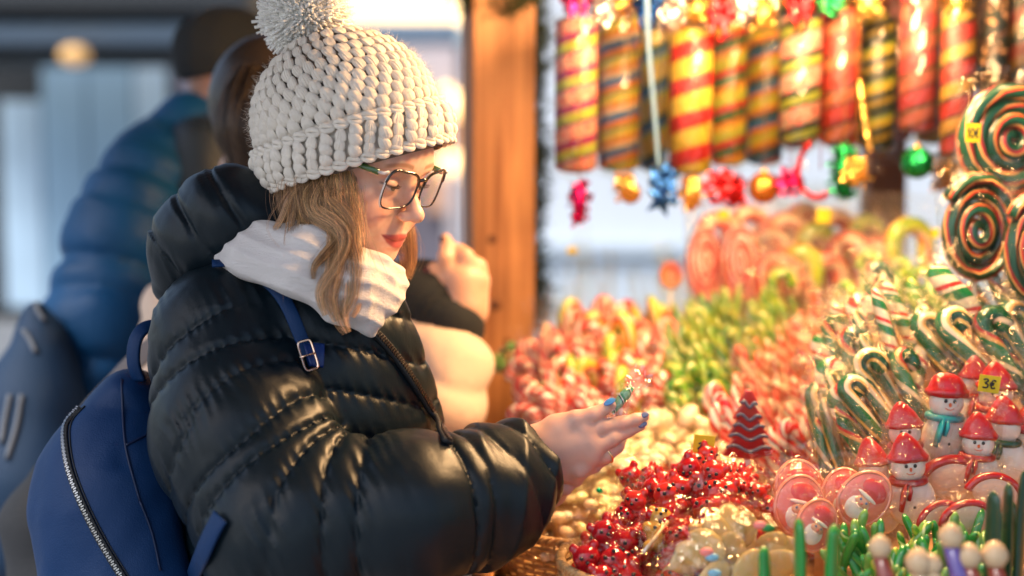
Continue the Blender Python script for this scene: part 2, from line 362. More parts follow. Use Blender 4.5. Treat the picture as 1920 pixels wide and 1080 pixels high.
# ================================================================ the woman
D0 = 1.85
AL, TH = math.radians(28), math.radians(16)
Fv = np.array([math.cos(TH)*math.cos(AL), -math.cos(TH)*math.sin(AL), -math.sin(TH)])
Uv = np.array([math.sin(TH)*math.cos(AL), -math.sin(TH)*math.sin(AL), math.cos(TH)])
Nv = np.array([-math.sin(AL), -math.cos(AL), 0]); HO = P(657, 300, D0); HS = 1.07
HR = np.stack([Fv, -Nv, Uv], 1)            # columns: forward, her left, up
def H2W(q): return HO+HS*np.asarray(q, float)@HR.T
def W2H(p): return (p-HO)@HR/HS
def head_local(q):
    qs = q.copy(); qs[..., 1] = np.abs(qs[..., 1])
    f = sell(q, (-.012, 0, .035), (.098, .076, .088))
    f = smin(f, sell(q, (.030, 0, -.025), (.058, .064, .085)), .03)
    f = smin(f, scone(qs, (-.005, .052, -.055), (.062, .018, -.094), .020, .014), .03)
    f = smin(f, sell(q, (.074, 0, -.097), (.014, .018, .012)), .014)
    f = smin(f, sell(qs, (.058, .038, -.046), (.028, .027, .027)), .02)
    f = smin(f, sell(q, (.068, 0, -.070), (.023, .030, .024)), .016)
    f = smin(f, sell(qs, (.076, .024, .016), (.013, .028, .009)), .012)
    f = smin(f, sell(q, (.060, 0, .030), (.030, .055, .03)), .03)
    f = smax(f, -sell(qs, (.097, .031, -.010), (.016, .018, .013)), .014)          # eye sockets
    f = smin(f, scone(q, (.082, 0, .002), (.105, 0, -.034), .0062, .0088), .012)
    f = smin(f, sell(q, (.1070, 0, -.0380), (.0108, .0100, .0088)), .006)
    f = smin(f, sell(qs, (.0985, .0100, -.0420), (.0085, .0054, .0060)), .005)
    f = smax(f, -sell(qs, (.103, .0060, -.0495), (.006, .0030, .0035)), .003)         # nostrils
    f = smin(f, sell(qs, (.0765, .030, -.0085), (.0118, .0150, .0115)), .005)         # lids over the eyes
    f = smax(f, -sell(qs, (.0915, .030, -.0095), (.004, .0130, .0006)), .002)
    f = smax(f, -sell(q, (.100, 0, -.062), (.006, .004, .007)), .006)               # philtrum
    f = smin(f, sell(qs, (.0860, .0080, -.0695), (.0065, .0140, .0046)), .004)       # lips
    f = smin(f, sell(q, (.0845, 0, -.0805), (.0085, .0170, .0065)), .004)
    f = smin(f, sell(qs, (.078, .019, -.0745), (.0070, .0110, .0048)), .005)
    zc = -.0745+18*qs[..., 1]**2*.50
    slit = np.sqrt((np.maximum(np.abs(q[..., 0]-.092)-.012, 0))**2+(q[..., 2]-zc)**2)-.0006+np.maximum(qs[..., 1]-.028, 0)
    f = smin(f, sell(qs, (-.005, .076, -.012), (.014, .007, .028)), .006)
    f = smin(f, scone(q, (-.025, 0, -.05), (-.055, 0, -.20), .052, .056), .03)
    return f
Vh, Qh = surfnets(lambda p: head_local(p), (-.13, -.10, -.20), (.13, .10, .135), .0013)
def ss(a, b, x): t = np.clip((x-a)/(b-a), 0, 1); return t*t*(3-2*t)
def paint_head(q):
    y = np.abs(q[:, 1]); c = np.tile(np.array([.70, .42, .31]), (len(q), 1))+(.035*noise3(q, 130, 91)+.03*noise3(q, 420, 92))[:, None]*np.array([.3, 1, 1])
    bl = np.exp(-(((q[:, 0]-.068)/.03)**2+((y-.046)/.02)**2+((q[:, 2]+.042)/.02)**2)); c += bl[:, None]*(np.array([.62, .24, .19])-c)*.55
    nz = np.exp(-(((q[:, 0]-.112)/.014)**2+(y/.014)**2+((q[:, 2]+.043)/.012)**2)); c += nz[:, None]*(np.array([.62, .27, .21])-c)*.4
    zc = -.0745+18*y*y*.50; half = .0096*(1-(y/.0300)**2)
    lip = ss(-.0008, .0022, half-np.abs(q[:, 2]-zc))*ss(.068, .074, q[:, 0])*(q[:, 2] > -.091)*(q[:, 2] < -.0635)
    c += lip[:, None]*(np.array([.42, .065, .065])-c)*.92
    c += (lip*np.exp(-((q[:, 2]-zc)/.0011)**2))[:, None]*(np.array([.18, .012, .02])-c)*.7
    br = np.exp(-((q[:, 2]-(.0165+.004*np.sin(np.clip((y-.008)/.045, 0, 1)*3.1)))/.0028)**4)*ss(.010, .014, y)*(1-ss(.050, .056, y))*(q[:, 0] > .05)
    c += br[:, None]*(np.array([.26, .13, .07])-c)*.75
    ez = -.0105-.0025*np.cos(np.clip((y-.030)/.014, -1, 1)*1.57)+.0055
    eb = ss(-.0004, .0004, ez-q[:, 2])*ss(-.0004, .0004, q[:, 2]-ez+.0052*np.sqrt(np.clip(1-((y-.031)/.0135)**2, 0, 1)))*(q[:, 0] > .06)*(np.abs(y-.031) < .0135)
    c += eb[:, None]*(np.array([.66, .58, .54])-c)*.95
    ir = ss(-.0006, .0006, .0052-np.sqrt((y-.0305)**2+(q[:, 2]-ez+.001)**2))*eb; c += ir[:, None]*(np.array([.05, .06, .06])-c)*.95
    la = np.exp(-((q[:, 2]-ez)/.0013)**2)*ss(.0165, .0185, y)*(1-ss(.0445, .047, y))*(q[:, 0] > .06)
    c += la[:, None]*(np.array([.03, .02, .02])-c)*.95
    up = np.exp(-((q[:, 2]-ez-.0035)/.0016)**2)*ss(.018, .022, y)*(1-ss(.041, .045, y))*(q[:, 0] > .06); c += up[:, None]*(np.array([.30, .14, .11])-c)*.35
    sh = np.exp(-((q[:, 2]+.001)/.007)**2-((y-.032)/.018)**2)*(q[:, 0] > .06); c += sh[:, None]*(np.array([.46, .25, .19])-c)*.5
    return np.clip(c, 0, 1)
# ---- right hand (camera side) and the left hand curled under it
DH = 1.80
def HP(x, y, dz=0): return P(900+x/3., 640+y/3., DH+dz)
hand_segs = [  # chains: points, radii
    ([HP(190, 640, .012), HP(330, 610, .010)], [.0250, .0255]),
    ([HP(300, 560, .008), HP(430, 510, .004)], [.019, .0170]),
    ([HP(330, 600, .006), HP(600, 545, .0)], [.0200, .0165]),
    ([HP(330, 650, .006), HP(620, 620, .0)], [.0200, .0140]),
    ([HP(380, 690, .008), HP(600, 690, .006)], [.0170, .0120]),
    ([HP(400, 720, .012), HP(540, 765, .010)], [.0150, .0100]),
    ([HP(430, 480, .008), HP(540, 440, -.002), HP(640, 415, -.004), HP(735, 362, -.002)], [.0160, .0118, .0098, .0075]),   # thumb
    ([HP(600, 515, .002), HP(690, 482, .0), HP(800, 462, .004), HP(880, 440, .006), HP(926, 425, .008)], [.0150, .0115, .0092, .0078, .0060]),
    ([HP(640, 600, -.004), HP(745, 545, .0), HP(830, 505, .008), HP(905, 478, .012)], [.0120, .0098, .0080, .0062]),
    ([HP(620, 655, .002), HP(705, 640, .006), HP(770, 590, .016), HP(800, 540, .024)], [.0125, .0102, .0090, .0070]),
    ([HP(540, 745, .008), HP(640, 700, .014), HP(700, 660, .026), HP(720, 610, .034)], [.0105, .0090, .0080, .0065]),
]
def hand_f(p):
    f = None
    for i, (a, r) in enumerate(hand_segs):
        d, _ = schain(p, a, r, .004)
        f = d if f is None else smin(f, d, .016 if i < 6 else (.012 if i == 6 else .0032))
    # knuckles and tendons
    for c in ((598, 500), (640, 575), (640, 640), (560, 735)): f = smin(f, sell(p, HP(c[0], c[1], -.006), (.008, .006, .007)), .010)
    return f
left_segs = [([HP(300, 880, .05), HP(400, 840, .045)], [.024, .022]),
             ([HP(330, 900, .02), HP(400, 870, .02), HP(450, 830, .03)], [.011, .0105, .009]),
             ([HP(400, 800, .02), HP(475, 820, .02), HP(490, 775, .03)], [.0115, .0105, .009]),
             ([HP(470, 770, .022), HP(535, 775, .022), HP(550, 735, .03)], [.0105, .010, .0085])]
def left_f(p):
    f = None
    for a, r in left_segs:
        d, _ = schain(p, a, r, .004); f = d if f is None else smin(f, d, .005)
    return f
lo, hi = bounds([q for a, _ in hand_segs for q in a], .03); Vr, Qr = surfnets(hand_f, lo, hi, .0019)
lo, hi = bounds([q for a, _ in left_segs for q in a], .028); Vl, Ql = surfnets(left_f, lo, hi, .0022)
skin_c = np.array([.66, .40, .31])
def nail_dir(p0, p1): v = np.asarray(p1)-np.asarray(p0); return v/np.linalg.norm(v)
def paint_hand(V):
    c = np.tile(skin_c, (len(V), 1))
    for (kx, ky) in ((600, 500), (650, 590), (640, 650), (700, 480), (800, 465), (600, 410)):
        c += np.exp(-(np.linalg.norm(V-HP(kx, ky, -.004), axis=1)/.010)**2)[:, None]*(np.array([.66, .32, .25])-c)*.5
    return c
M_skin = mat('skin', rough=.42, sss=.25, attr=True, bump=(900, .12, .0006), var=.05, varscale=60)
# trunk, arms and legs under the clothes, low resolution, part of the same body mesh
SH, EL, CU = P(430, 640, 1.80), P(560, 1010, 1.70), P(990, 866, 1.79)
def trunk_f(p):
    f, _ = schain(p, [P(600, 560, 1.92), P(590, 800, 1.96), P(590, 1150, 1.98), P(590, 1500, 2.0)], [.10, .125, .12, .15], .05)
    for sx in (-.09, .09):
        top = P(590, 1500, 2.0)+np.array([.3*sx, sx, 0]); f = smin(f, schain(p, [top, [top[0]+.02, top[1], .5], [top[0], top[1], .08]], [.09, .06, .045], .03)[0], .04)
        f = smin(f, scone(p, [top[0], top[1], .05], [top[0]+.13, top[1]-.03, .04], .04, .03), .02)
    f = smin(f, schain(p, [P(500, 640, 1.84), EL, P(960, 872, 1.79)], [.055, .045, .028], .03)[0], .05)
    f = smin(f, schain(p, [P(700, 640, 2.05), P(760, 960, 2.05), P(985, 925, 1.86)], [.055, .04, .025], .03)[0], .05)
    return f
lo, hi = (-.55, 1.45, 0.0), (.12, 2.35, 1.56)
Vt, Qt = surfnets(trunk_f, lo, hi, .012)
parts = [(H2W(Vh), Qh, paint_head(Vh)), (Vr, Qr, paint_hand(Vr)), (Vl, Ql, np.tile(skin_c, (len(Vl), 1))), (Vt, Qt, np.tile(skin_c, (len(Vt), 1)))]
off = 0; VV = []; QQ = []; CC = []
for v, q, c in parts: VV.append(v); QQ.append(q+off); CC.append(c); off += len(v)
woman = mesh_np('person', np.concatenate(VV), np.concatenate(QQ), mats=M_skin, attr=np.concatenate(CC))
tag(woman, 'smiling woman in glasses, cream bobble hat and glossy black puffer jacket, looking at a sweet', 'person')
# nails and ring
M_nail_b = mat('blue_nail_polish', (.06, .25, .62), .12, coat=1); M_nail_g = mat('grey_blue_nail_polish', (.15, .17, .30), .15, coat=1)
M_gold = mat('gold_metal', (.95, .62, .35), .22, metal=1)
def nail(tip, base, wid, ln, m, up=None, off=.004):
    d = nail_dir(base, tip); c = np.asarray(tip)-d*ln*.1
    u = np.array([0, -1., .25]) if up is None else np.asarray(up, float); u -= d*(u@d); u /= np.linalg.norm(u); s = np.cross(d, u)
    V, F, uv = sphere_vf((0, 0, 0), (ln*.5, wid*.5, .0022), 14, 8, np.stack([d, s, u], 1)); V = V+c+u*off
    MB().add(V, F).build('fingernail', m, woman)
nail(HP(742, 352, -.004), HP(640, 405, -.006), .0105, .017, M_nail_b, up=(0, -.55, .85), off=.0058)
nail(HP(932, 418, .006), HP(850, 450, .004), .008, .013, M_nail_g, up=(.1, -.7, .6), off=.0035)
nail(HP(918, 466, .008), HP(840, 500, .006), .008, .013, M_nail_g, up=(.1, -.9, .1), off=.0035)
rc = HP(712, 640, .006); rd = nail_dir(HP(705, 640, .006), HP(770, 590, .016)); T_, N_, B_ = frames([rc, rc+rd*.01])
ra = np.linspace(0, 2*np.pi, 33); rp = np.array([rc+.0108*(math.cos(t)*N_[0]+math.sin(t)*B_[0]) for t in ra])
V, F, uv = tube_vf(rp, .0014, 8, False); MB().add(V, F).build('finger_ring', M_gold, woman)
# ---------------------------------------------------------------- jacket
TR = rot('Z', -25)
arm_pts = [P(425, 640, 1.815), P(455, 820, 1.755), P(545, 985, 1.70), P(760, 962, 1.70), P(900, 932, 1.745), P(988, 868, 1.79)]
arm_r = [.094, .098, .097, .084, .070, .055]
hood_pts = [P(515, 415, 1.84), P(435, 408, 1.84), P(358, 455, 1.86), P(325, 538, 1.88)]
hood_r = [.040, .054, .042, .022]
cuffN = nail_dir(P(930, 905, 1.76), P(1010, 850, 1.80))
def pucker(p, s, L):
    u = p@np.array([.9, .25, .42])*430+2.6*noise3(p, 40, 67); return .0034*(1-np.abs(np.sin(u*.5))**.8)*np.exp(-(seamd(s, L)/.013)**2)-.0012*np.exp(-(seamd(s, L)/.0028)**2)+.0011*(np.abs(noise3(p*np.array([1, 1, 1.3]), 55, 68))-.5)
def jacket_f(p):
    # torso
    c = P(592, 860, 1.945); q = (p-c)@TR
    t = sell(q, (0, 0, 0), (.175, .20, .40))
    t = smin(t, scone(p, P(600, 600, 1.90), P(560, 700, 1.93), .085, .15), .05)
    t = smin(t, scone(p, P(640, 620, 2.0), P(650, 720, 2.02), .06, .10), .05)
    st = -(q[..., 2])*1.0+.35*np.abs(q[..., 1])*.6-.12*q[..., 0]
    st = st+.006*noise3(p, 16, 66); t = t-puff(st+.5, .056, .0055)-pucker(p, st+.5, .056)
    # armhole groove and near sleeve
    a, s = schain(p, arm_pts, arm_r, .04)
    sl = s+.42*(p[..., 0]+.32)*(1-ss(.3, .45, s))+.014*noise3(p, 9, 5)+.55*np.maximum(s-.42, 0)
    fore = ss(.40, .52, s)
    pf = puff(sl, .058, .0068)*(1-.25*fore)
    a = a-pf-pucker(p, sl, .058)*(1-.6*fore)-.0022*noise3(p, 42, 2)
    fold = np.sin((p@np.array([1, .15, -.30]))*62+3.4*noise3(p, 10, 11)+.8)
    a = a-fore*(1-ss(.60, .70, s))*.0085*(1-np.abs(fold))*(.55+.45*noise3(p, 11, 61))
    a = a-ss(.70, .78, s)*.003*noise3(p, 70, 6)
    # far sleeve
    b, s2 = schain(p, [P(690, 660, 2.06), P(770, 930, 2.04), P(960, 930, 1.90)], [.085, .085, .05], .04)
    b = b-puff(s2, .058, .007)
    f = smin(smin(t, b, .02), a, .012)
    # collar ring under the scarf
    col = np.abs(scone(p, P(590, 560, 1.87), P(640, 480, 1.87), .085, .080))-.008
    col = smax(col, (p-P(620, 520, 1.87))@nail_dir(P(590, 560, 1.87), P(640, 480, 1.87))-.01, .01)
    f = smin(f, col, .02)
    # cuff opening: cut and hollow
    pl = (p-P(1000, 858, 1.79))@cuffN
    f = smax(f, pl, .006)
    inner = scone(p, P(940, 892, 1.77), P(1030, 846, 1.80), .044, .052)
    f = smax(f, -inner, .006)
    return f
def hood_f(p):
    h, s = schain(p, hood_pts, hood_r, .05)
    h = smin(h, sell(p, P(408, 442, 1.87), (.070, .07, .062), rot('Y', -35)), .03)
    ax = p@nail_dir(P(300, 520, 1.86), P(520, 330, 1.84))
    sv = ax+.25*(p[..., 2])*0+.02*noise3(p, 12, 8)
    h = h-puff(sv+.02, .062, .006)-pucker(p, sv+.02, .062)-.0045*noise3(p, 26, 14)
    cav = sell(p, P(505, 362, 1.87), (.062, .06, .026), rot('Y', 12))
    h = smax(h, -cav, .008)
    return h
def wear_f(p): return np.minimum(jacket_f(p), hood_f(p))
Vj, Qj = surfnets(jacket_f, (-.52, 1.50, .80), (.10, 2.25, 1.56), .0030)
M_jack = mat('glossy_black_nylon', (.004, .010, .015), .37, spec=.30, bump=(260, .12, .002, (1, 1, .5), 3, .6), bump2=(15, .22, .004, (1.5, 1, .7), 4, .5, 'r'))
jk = mesh_np('puffer_jacket', Vj, Qj, mats=M_jack, parent=woman)
Vd, Qd = surfnets(hood_f, (-.52, 1.65, 1.30), (-.22, 2.05, 1.70), .0030)
hood = mesh_np('hood', Vd, Qd, mats=M_jack, parent=jk)
M_lining = mat('beige_fleece', (.34, .22, .15), .9, sheen=.5, bump=(300, .6, .003))
V, F, uv = sphere_vf(P(490, 370, 1.875), (.058, .05, .022), 24, 12, rot('Y', 12)); MB().add(V, F).build('hood_lining', M_lining, jk)
# cuff rim lining and ribbing
V, F, uv = tube_vf([P(945, 890, 1.772), P(985, 868, 1.785)], [.046, .050], 32, False)
MB().add(V, F).build('cuff_lining', mat('dark_lining', (.02, .02, .022), .8), jk)
# ---- stitched seam threads along puffs are in the surface; the front zip is a part
def ribbon(pts, width, thick, wdir=None, nrm=None):
    """flat band through pts; nrm = surface normals"""
    pts = np.asarray(pts, float); T, _, _ = frames(pts); n = np.asarray(nrm, float)
    n = n-T*np.sum(n*T, 1)[:, None]; n /= np.linalg.norm(n, axis=1)[:, None]; s = np.cross(T, n)
    m = len(pts); prof = [(-.5, 0), (-.5, .7), (-.42, 1), (.42, 1), (.5, .7), (.5, 0)]
    V = np.array([[pts[i]+s[i]*width*a+n[i]*thick*b for a, b in prof] for i in range(m)]).reshape(-1, 3); k = len(prof)
    F = [(i*k+j, i*k+(j+1) % k, (i+1)*k+(j+1) % k, (i+1)*k+j) for i in range(m-1) for j in range(k)]
    F += [tuple(range(k))[::-1], tuple((m-1)*k+j for j in range(k))]
    return V, F
def on_surface(f, pix, d0=1.55, d1=2.1, off=.001, n=6):
    pp = spline(np.array(pix, float), n); pts = np.array([hit(f, a[0], a[1], d0, d1, off) for a in pp])
    g = grad(f, pts, .012); return pts, g
def smooth_pts(p, k=2):
    for _ in range(k): p[1:-1] = (p[:-2]+2*p[1:-1]+p[2:])/4
    return p
def torso_only(p):
    c = P(592, 860, 1.945); q = (p-c)@TR
    t = sell(q, (0, 0, 0), (.175, .20, .40)); t = smin(t, scone(p, P(600, 600, 1.90), P(560, 700, 1.93), .085, .15), .05)
    return smin(t, scone(p, P(640, 620, 2.0), P(650, 720, 2.02), .06, .10), .05)
M_zipd = mat('black_zip_tape', (.015, .017, .02), .6, bump=(600, .5, .002))
zp = [(694, 616), (730, 655), (765, 705), (800, 760), (826, 808), (838, 832)]
pts, g = on_surface(jacket_f, zp, off=.002); pts = smooth_pts(pts, 6); g = smooth_pts(g, 6)
V, F = ribbon(pts, .012, .006, nrm=g); zb = MB().add(V, F).build('front_zip', M_zipd, jk)
mb = MB(); L = np.concatenate([[0], np.cumsum(np.linalg.norm(np.diff(pts, axis=0), axis=1))])
for s in np.arange(.004, L[-1], .0042):
    c = np.array([np.interp(s, L, pts[:, i]) for i in range(3)]); n = np.array([np.interp(s, L, g[:, i]) for i in range(3)]); n /= np.linalg.norm(n)
    t = np.array([np.interp(min(s+.003, L[-1]), L, pts[:, i]) for i in range(3)])-c; t /= np.linalg.norm(t)+1e-9; b = np.cross(t, n)
    V, F = box_vf((0, 0, 0), (.0022, .0065, .003), np.stack([t, b, n], 1)); mb.add(V+c+n*.007, F)
mb.build('zip_teeth', mat('dark_zip_teeth', (.05, .035, .03), .35, metal=.6), zb, smooth=False)
# ---------------------------------------------------------------- scarf
scarf_chains = [
    ([P(398, 488, 1.84), P(470, 482, 1.77), P(560, 510, 1.735), P(640, 560, 1.735), P(690, 590, 1.75)], [.020, .026, .029, .027, .015]),
    ([P(415, 470, 1.88), P(500, 460, 1.78), P(585, 474, 1.745), P(655, 525, 1.74), P(712, 566, 1.77)], [.018, .027, .031, .031, .022]),
    ([P(450, 450, 1.90), P(560, 452, 1.79), P(634, 492, 1.760), P(698, 536, 1.770), P(726, 558, 1.80)], [.014, .022, .025, .024, .017]),
    ([P(640, 490, 1.80), P(700, 512, 1.79), P(726, 530, 1.82), P(700, 560, 1.90), P(640, 540, 1.98)], [.024, .022, .022, .03, .03]),
    ([P(640, 540, 1.98), P(560, 500, 1.99), P(470, 480, 1.94), P(420, 480, 1.88)], [.04, .04, .035, .025]),
    ([P(672, 575, 1.742), P(692, 606, 1.752), P(697, 622, 1.758)], [.022, .010, .003]),
]
def scarf_f(p):
    f = None; s0 = None
    for a, r in scarf_chains:
        d, s = schain(p, a, r, .015); f = d if f is None else smin(f, d, .010)
    along = p@nail_dir(P(420, 480, 1.80), P(700, 560, 1.78)); up = p@nail_dir(P(560, 560, 1.75), P(600, 450, 1.75))
    fold = np.abs(np.sin(up*150+6*along+1.6*noise3(p, 22, 21)))
    fr = ss(-.02, .05, p[..., 0]+.19)     # crinkled toward the front
    f = f-.0045*(1-fold)*(.7+.3*noise3(p, 15, 24))-.0030*fr*(1-np.abs(np.sin(noise3(p*np.array([1, 1, .6]), 34, 22)*2.6)))-.0008*noise3(p, 60, 23)
    return f
Vs, Qs = surfnets(scarf_f, *bounds([q for a, _ in scarf_chains for q in a], .05), .0026)
M_scarf = mat('white_cotton_knit', (.80, .74, .70), .85, sheen=.3, bump=(900, .7, .003, (1, 1, 1.6)), bump2=(120, .5, .004, (.5, 1, 1.8), 4, .8), var=.04)
mesh_np('scarf', Vs, Qs, mats=M_scarf, parent=woman)
# ---------------------------------------------------------------- hat
HB = P(672, 306, 1.85)                                   # middle of the brim opening
hup = nail_dir((0, 0, 0), np.array([-.27, .02, .93])); hx = np.array([1., -.25, 0]); hx -= hup*(hx@hup); hx /= np.linalg.norm(hx); hy = np.cross(hup, hx)
HA, HBb = .123, .110                                     # semi axes front-back and side
def hat_r(h):   # radius factor against height along the axis, 0..1
    x = np.clip(h/.178, 0, 1); return np.where(x < .3, .985+.03*np.sin(x/.3*np.pi/1), (1-((x-.3)/.7)**2.3)**.62*.985+.0)
def hat_pt(phi, h, off=0):
    r = hat_r(np.asarray(h)); c, s = np.cos(phi), np.sin(phi)
    return HB+((HA*r+off)*c)[..., None]*hx+((HBb*r+off)*s)[..., None]*hy+np.asarray(h)[..., None]*hup
M_yarn = mat('cream_wool', (.93, .83, .70), .92, sheen=.35, bump=(1300, .8, .0016, (1, 1, 1), 3, .5), var=.05, varscale=40)
M_yarn_in = mat('shade_dark_wool_inside', (.22, .16, .12), .95)  # inner dome coloured dark to stand for shade in the stitch gaps
hs = np.concatenate([np.linspace(-.01, .16, 30), .178-.018*np.linspace(1, 0, 12)[1:]**2]); ph = np.linspace(0, 2*np.pi, 73)
PV = np.concatenate([hat_pt(ph, np.full(73, max(h, 0)), -.009)+min(h, 0)*hup for h in hs]); Fq = [(i*73+j, i*73+j+1, (i+1)*73+j+1, (i+1)*73+j) for i in range(len(hs)-1) for j in range(72)]
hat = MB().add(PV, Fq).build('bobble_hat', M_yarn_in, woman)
def stitch(mb, c, t, n, ln, wd, th, lean=0., strands=3):
    """puff stitch: a few plump yarns side by side, twisted, tapering at both ends"""
    s = np.cross(t, n); t2 = t+s*lean; t2 /= np.linalg.norm(t2); s = np.cross(t2, n); s /= np.linalg.norm(s)
    u = np.linspace(-1, 1, 6)
    for k in range(strands):
        o = (k-(strands-1)/2)/(max(strands-1, 1))
        cen = c+np.outer(u*ln*.5, t2)+np.outer(o*wd*.62*np.sqrt(1.02-u*u)+.10*wd*np.sin(u*2+k), s)+np.outer(th*(1-u*u)*(1-.35*abs(o)), n)
        V, F, uv = tube_vf(cen, wd*(.30 if strands < 4 else .23)*(1.0-.55*u*u)+.0007, 6); mb.add(V, F)
mb = MB(); rs = np.random.default_rng(3)
rows = 9; hh = np.linspace(.060, .166, rows); cols0 = 38
for i, h in enumerate(hh):
    cols = cols0 if i < 6 else (30 if i < 8 else 18)
    for j in range(cols):
        phi = 2*np.pi*(j+.36*i)/cols; 
        c = hat_pt(np.array([phi]), np.array([h]), .000)[0]; c2 = hat_pt(np.array([phi]), np.array([h+.004]))[0]; c3 = hat_pt(np.array([phi+.02]), np.array([h]))[0]
        t = nail_dir(c, c2); s = nail_dir(c, c3); n = np.cross(s, t); n /= np.linalg.norm(n)
        if n@(c-HB) < 0: n = -n
        R = .5*(HA+HBb)*float(hat_r(h)); wd = 2*np.pi*R/cols
        cc = c+t*rs.normal()*.0006; stitch(mb, cc-n*.003, t, n, .0215+rs.normal()*.0012, min(wd*.75, .017)*(1+rs.normal()*.06), .0052, lean=-.42+rs.normal()*.10, strands=4)
mb.build('puff_stitches', M_yarn, hat)
mb = MB(); rows = 5
for i in range(rows):
    h = -.002+i*.0118
    for j in range(44):
        phi = 2*np.pi*(j+(.22*i))/44; off = .006+.002*math.sin(i/4*math.pi)
        c = hat_pt(np.array([phi]), np.array([h]), off)[0]; c2 = hat_pt(np.array([phi]), np.array([h+.004]), off)[0]; c3 = hat_pt(np.array([phi+.02]), np.array([h]), off)[0]
        t = nail_dir(c, c2); s = nail_dir(c, c3); n = np.cross(s, t); n /= np.linalg.norm(n)
        if n@(c-HB) < 0: n = -n
        if i in (0, rows-1): stitch(mb, c, s, n, .019, .010, .003, lean=.2, strands=2)
        else:
            stitch(mb, c+t*rs.normal()*.0008, t, n, .0185+rs.normal()*.001, .0125*(1+rs.normal()*.06), .0050 if j % 2 else .0020, lean=(-.35 if j % 2 else .3)+rs.normal()*.10, strands=4)
for k in range(2):   # body of the turned-up band, inside its stitches
    pass
hs = np.array([-.006, .0, .03, .052, .056]); offs = [-.002, .002, .003, .002, -.004]
PV = np.concatenate([hat_pt(ph, np.full(73, max(h, 0)), o)+min(h, 0)*hup for h, o in zip(hs, offs)])
mb.add(PV, [(i*73+j, i*73+j+1, (i+1)*73+j+1, (i+1)*73+j) for i in range(4) for j in range(72)])
mb.build('hat_brim', M_yarn, hat)
# stray fibres of the wool
mb = MB()
for k in range(2600):
    phi = rs.uniform(0, 2*np.pi); h = rs.uniform(0, .165); c = hat_pt(np.array([phi]), np.array([h]), .006)[0]; n = nail_dir(HB+hup*.06, c)
    v = rs.normal(size=3)*.6+n; v /= np.linalg.norm(v); v2 = rs.normal(size=3); L = rs.uniform(.003, .010)
    V, F, uv = tube_vf([c, c+v*L*.5+v2*.0008, c+v*L+v2*.0022], [.00016, .00013, .00006], 3, False); mb.add(V, F)
mb.build('wool_fuzz', M_yarn, hat)
# pompom
pc = P(574, 32, 1.87); mb = MB(); rs = np.random.default_rng(5)
for k in range(3800):
    v = rs.normal(size=3); v /= np.linalg.norm(v); L = .057*(1+rs.normal()*.065)*(1-.12*max(0, -(v@hup)))
    bend = rs.normal(size=3)*.004+np.array([0, 0, -.002]); a = pc+v*.012; q = [a, pc+v*L*.6+bend*.4, pc+v*L+bend]
    V, F, uv = tube_vf(q, [.0012, .0016, .0020*rs.uniform(.6, 1.2)], 4, True); mb.add(V, F, col=np.ones(3))
V, F, uv = sphere_vf(pc, .050, 16, 10); mb.add(V, F)
mb.build('pompom', mat('soft_cream_wool', (.92, .87, .78), .95, sheen=.5, sss=.3, sssr=(1, .9, .8)), hat)
# ---------------------------------------------------------------- hair
rs = np.random.default_rng(11)
M_hair = mat('golden_brown_hair', (.3, .17, .08), .38, spec=.6, attr=True)
def hair_lock(mb, pix, n, spread, r=.00019, tip=.35, hue=None, curl=.0):
    g = spline(np.array([list(P(a, b, d)) for a, b, d in pix]), 6); T, N, B = frames(g); m = len(g)
    base = np.array([.30, .155, .065]) if hue is None else np.array(hue)
    n = int(n*1.5); spread *= 1.15
    for k in range(n):
        a = rs.uniform(0, 6.28); q = math.sqrt(rs.uniform(0, 1)); ph0 = rs.uniform(0, 6.28)
        t = np.linspace(0, 1, m); sp = spread*(1-.0*t)*(np.sin(np.pi*(.18+.72*t)))*(1 if rs.uniform() > .06 else 1.8)
        da = a+.9*t*rs.normal(); off = (q*sp*np.cos(da))[:, None]*N+(q*sp*np.sin(da))[:, None]*B*.6
        off += (curl*np.sin(6*t+ph0))[:, None]*N*.3
        end = int(m*(1-.45*rs.uniform()**2)); pp = (g+off)[:max(end, 5)]
        rr = r*rs.uniform(.8, 1.5)*np.linspace(1, tip, len(pp))
        V, F, uv = tube_vf(pp, rr, 3, False)
        mb.add(V, F, col=base*(rs.uniform(.35, 1.3) if rs.uniform() < .6 else rs.uniform(1.5, 3.1))*np.array([1, rs.uniform(.92, 1.08), rs.uniform(.8, 1.15)]))
mb = MB()
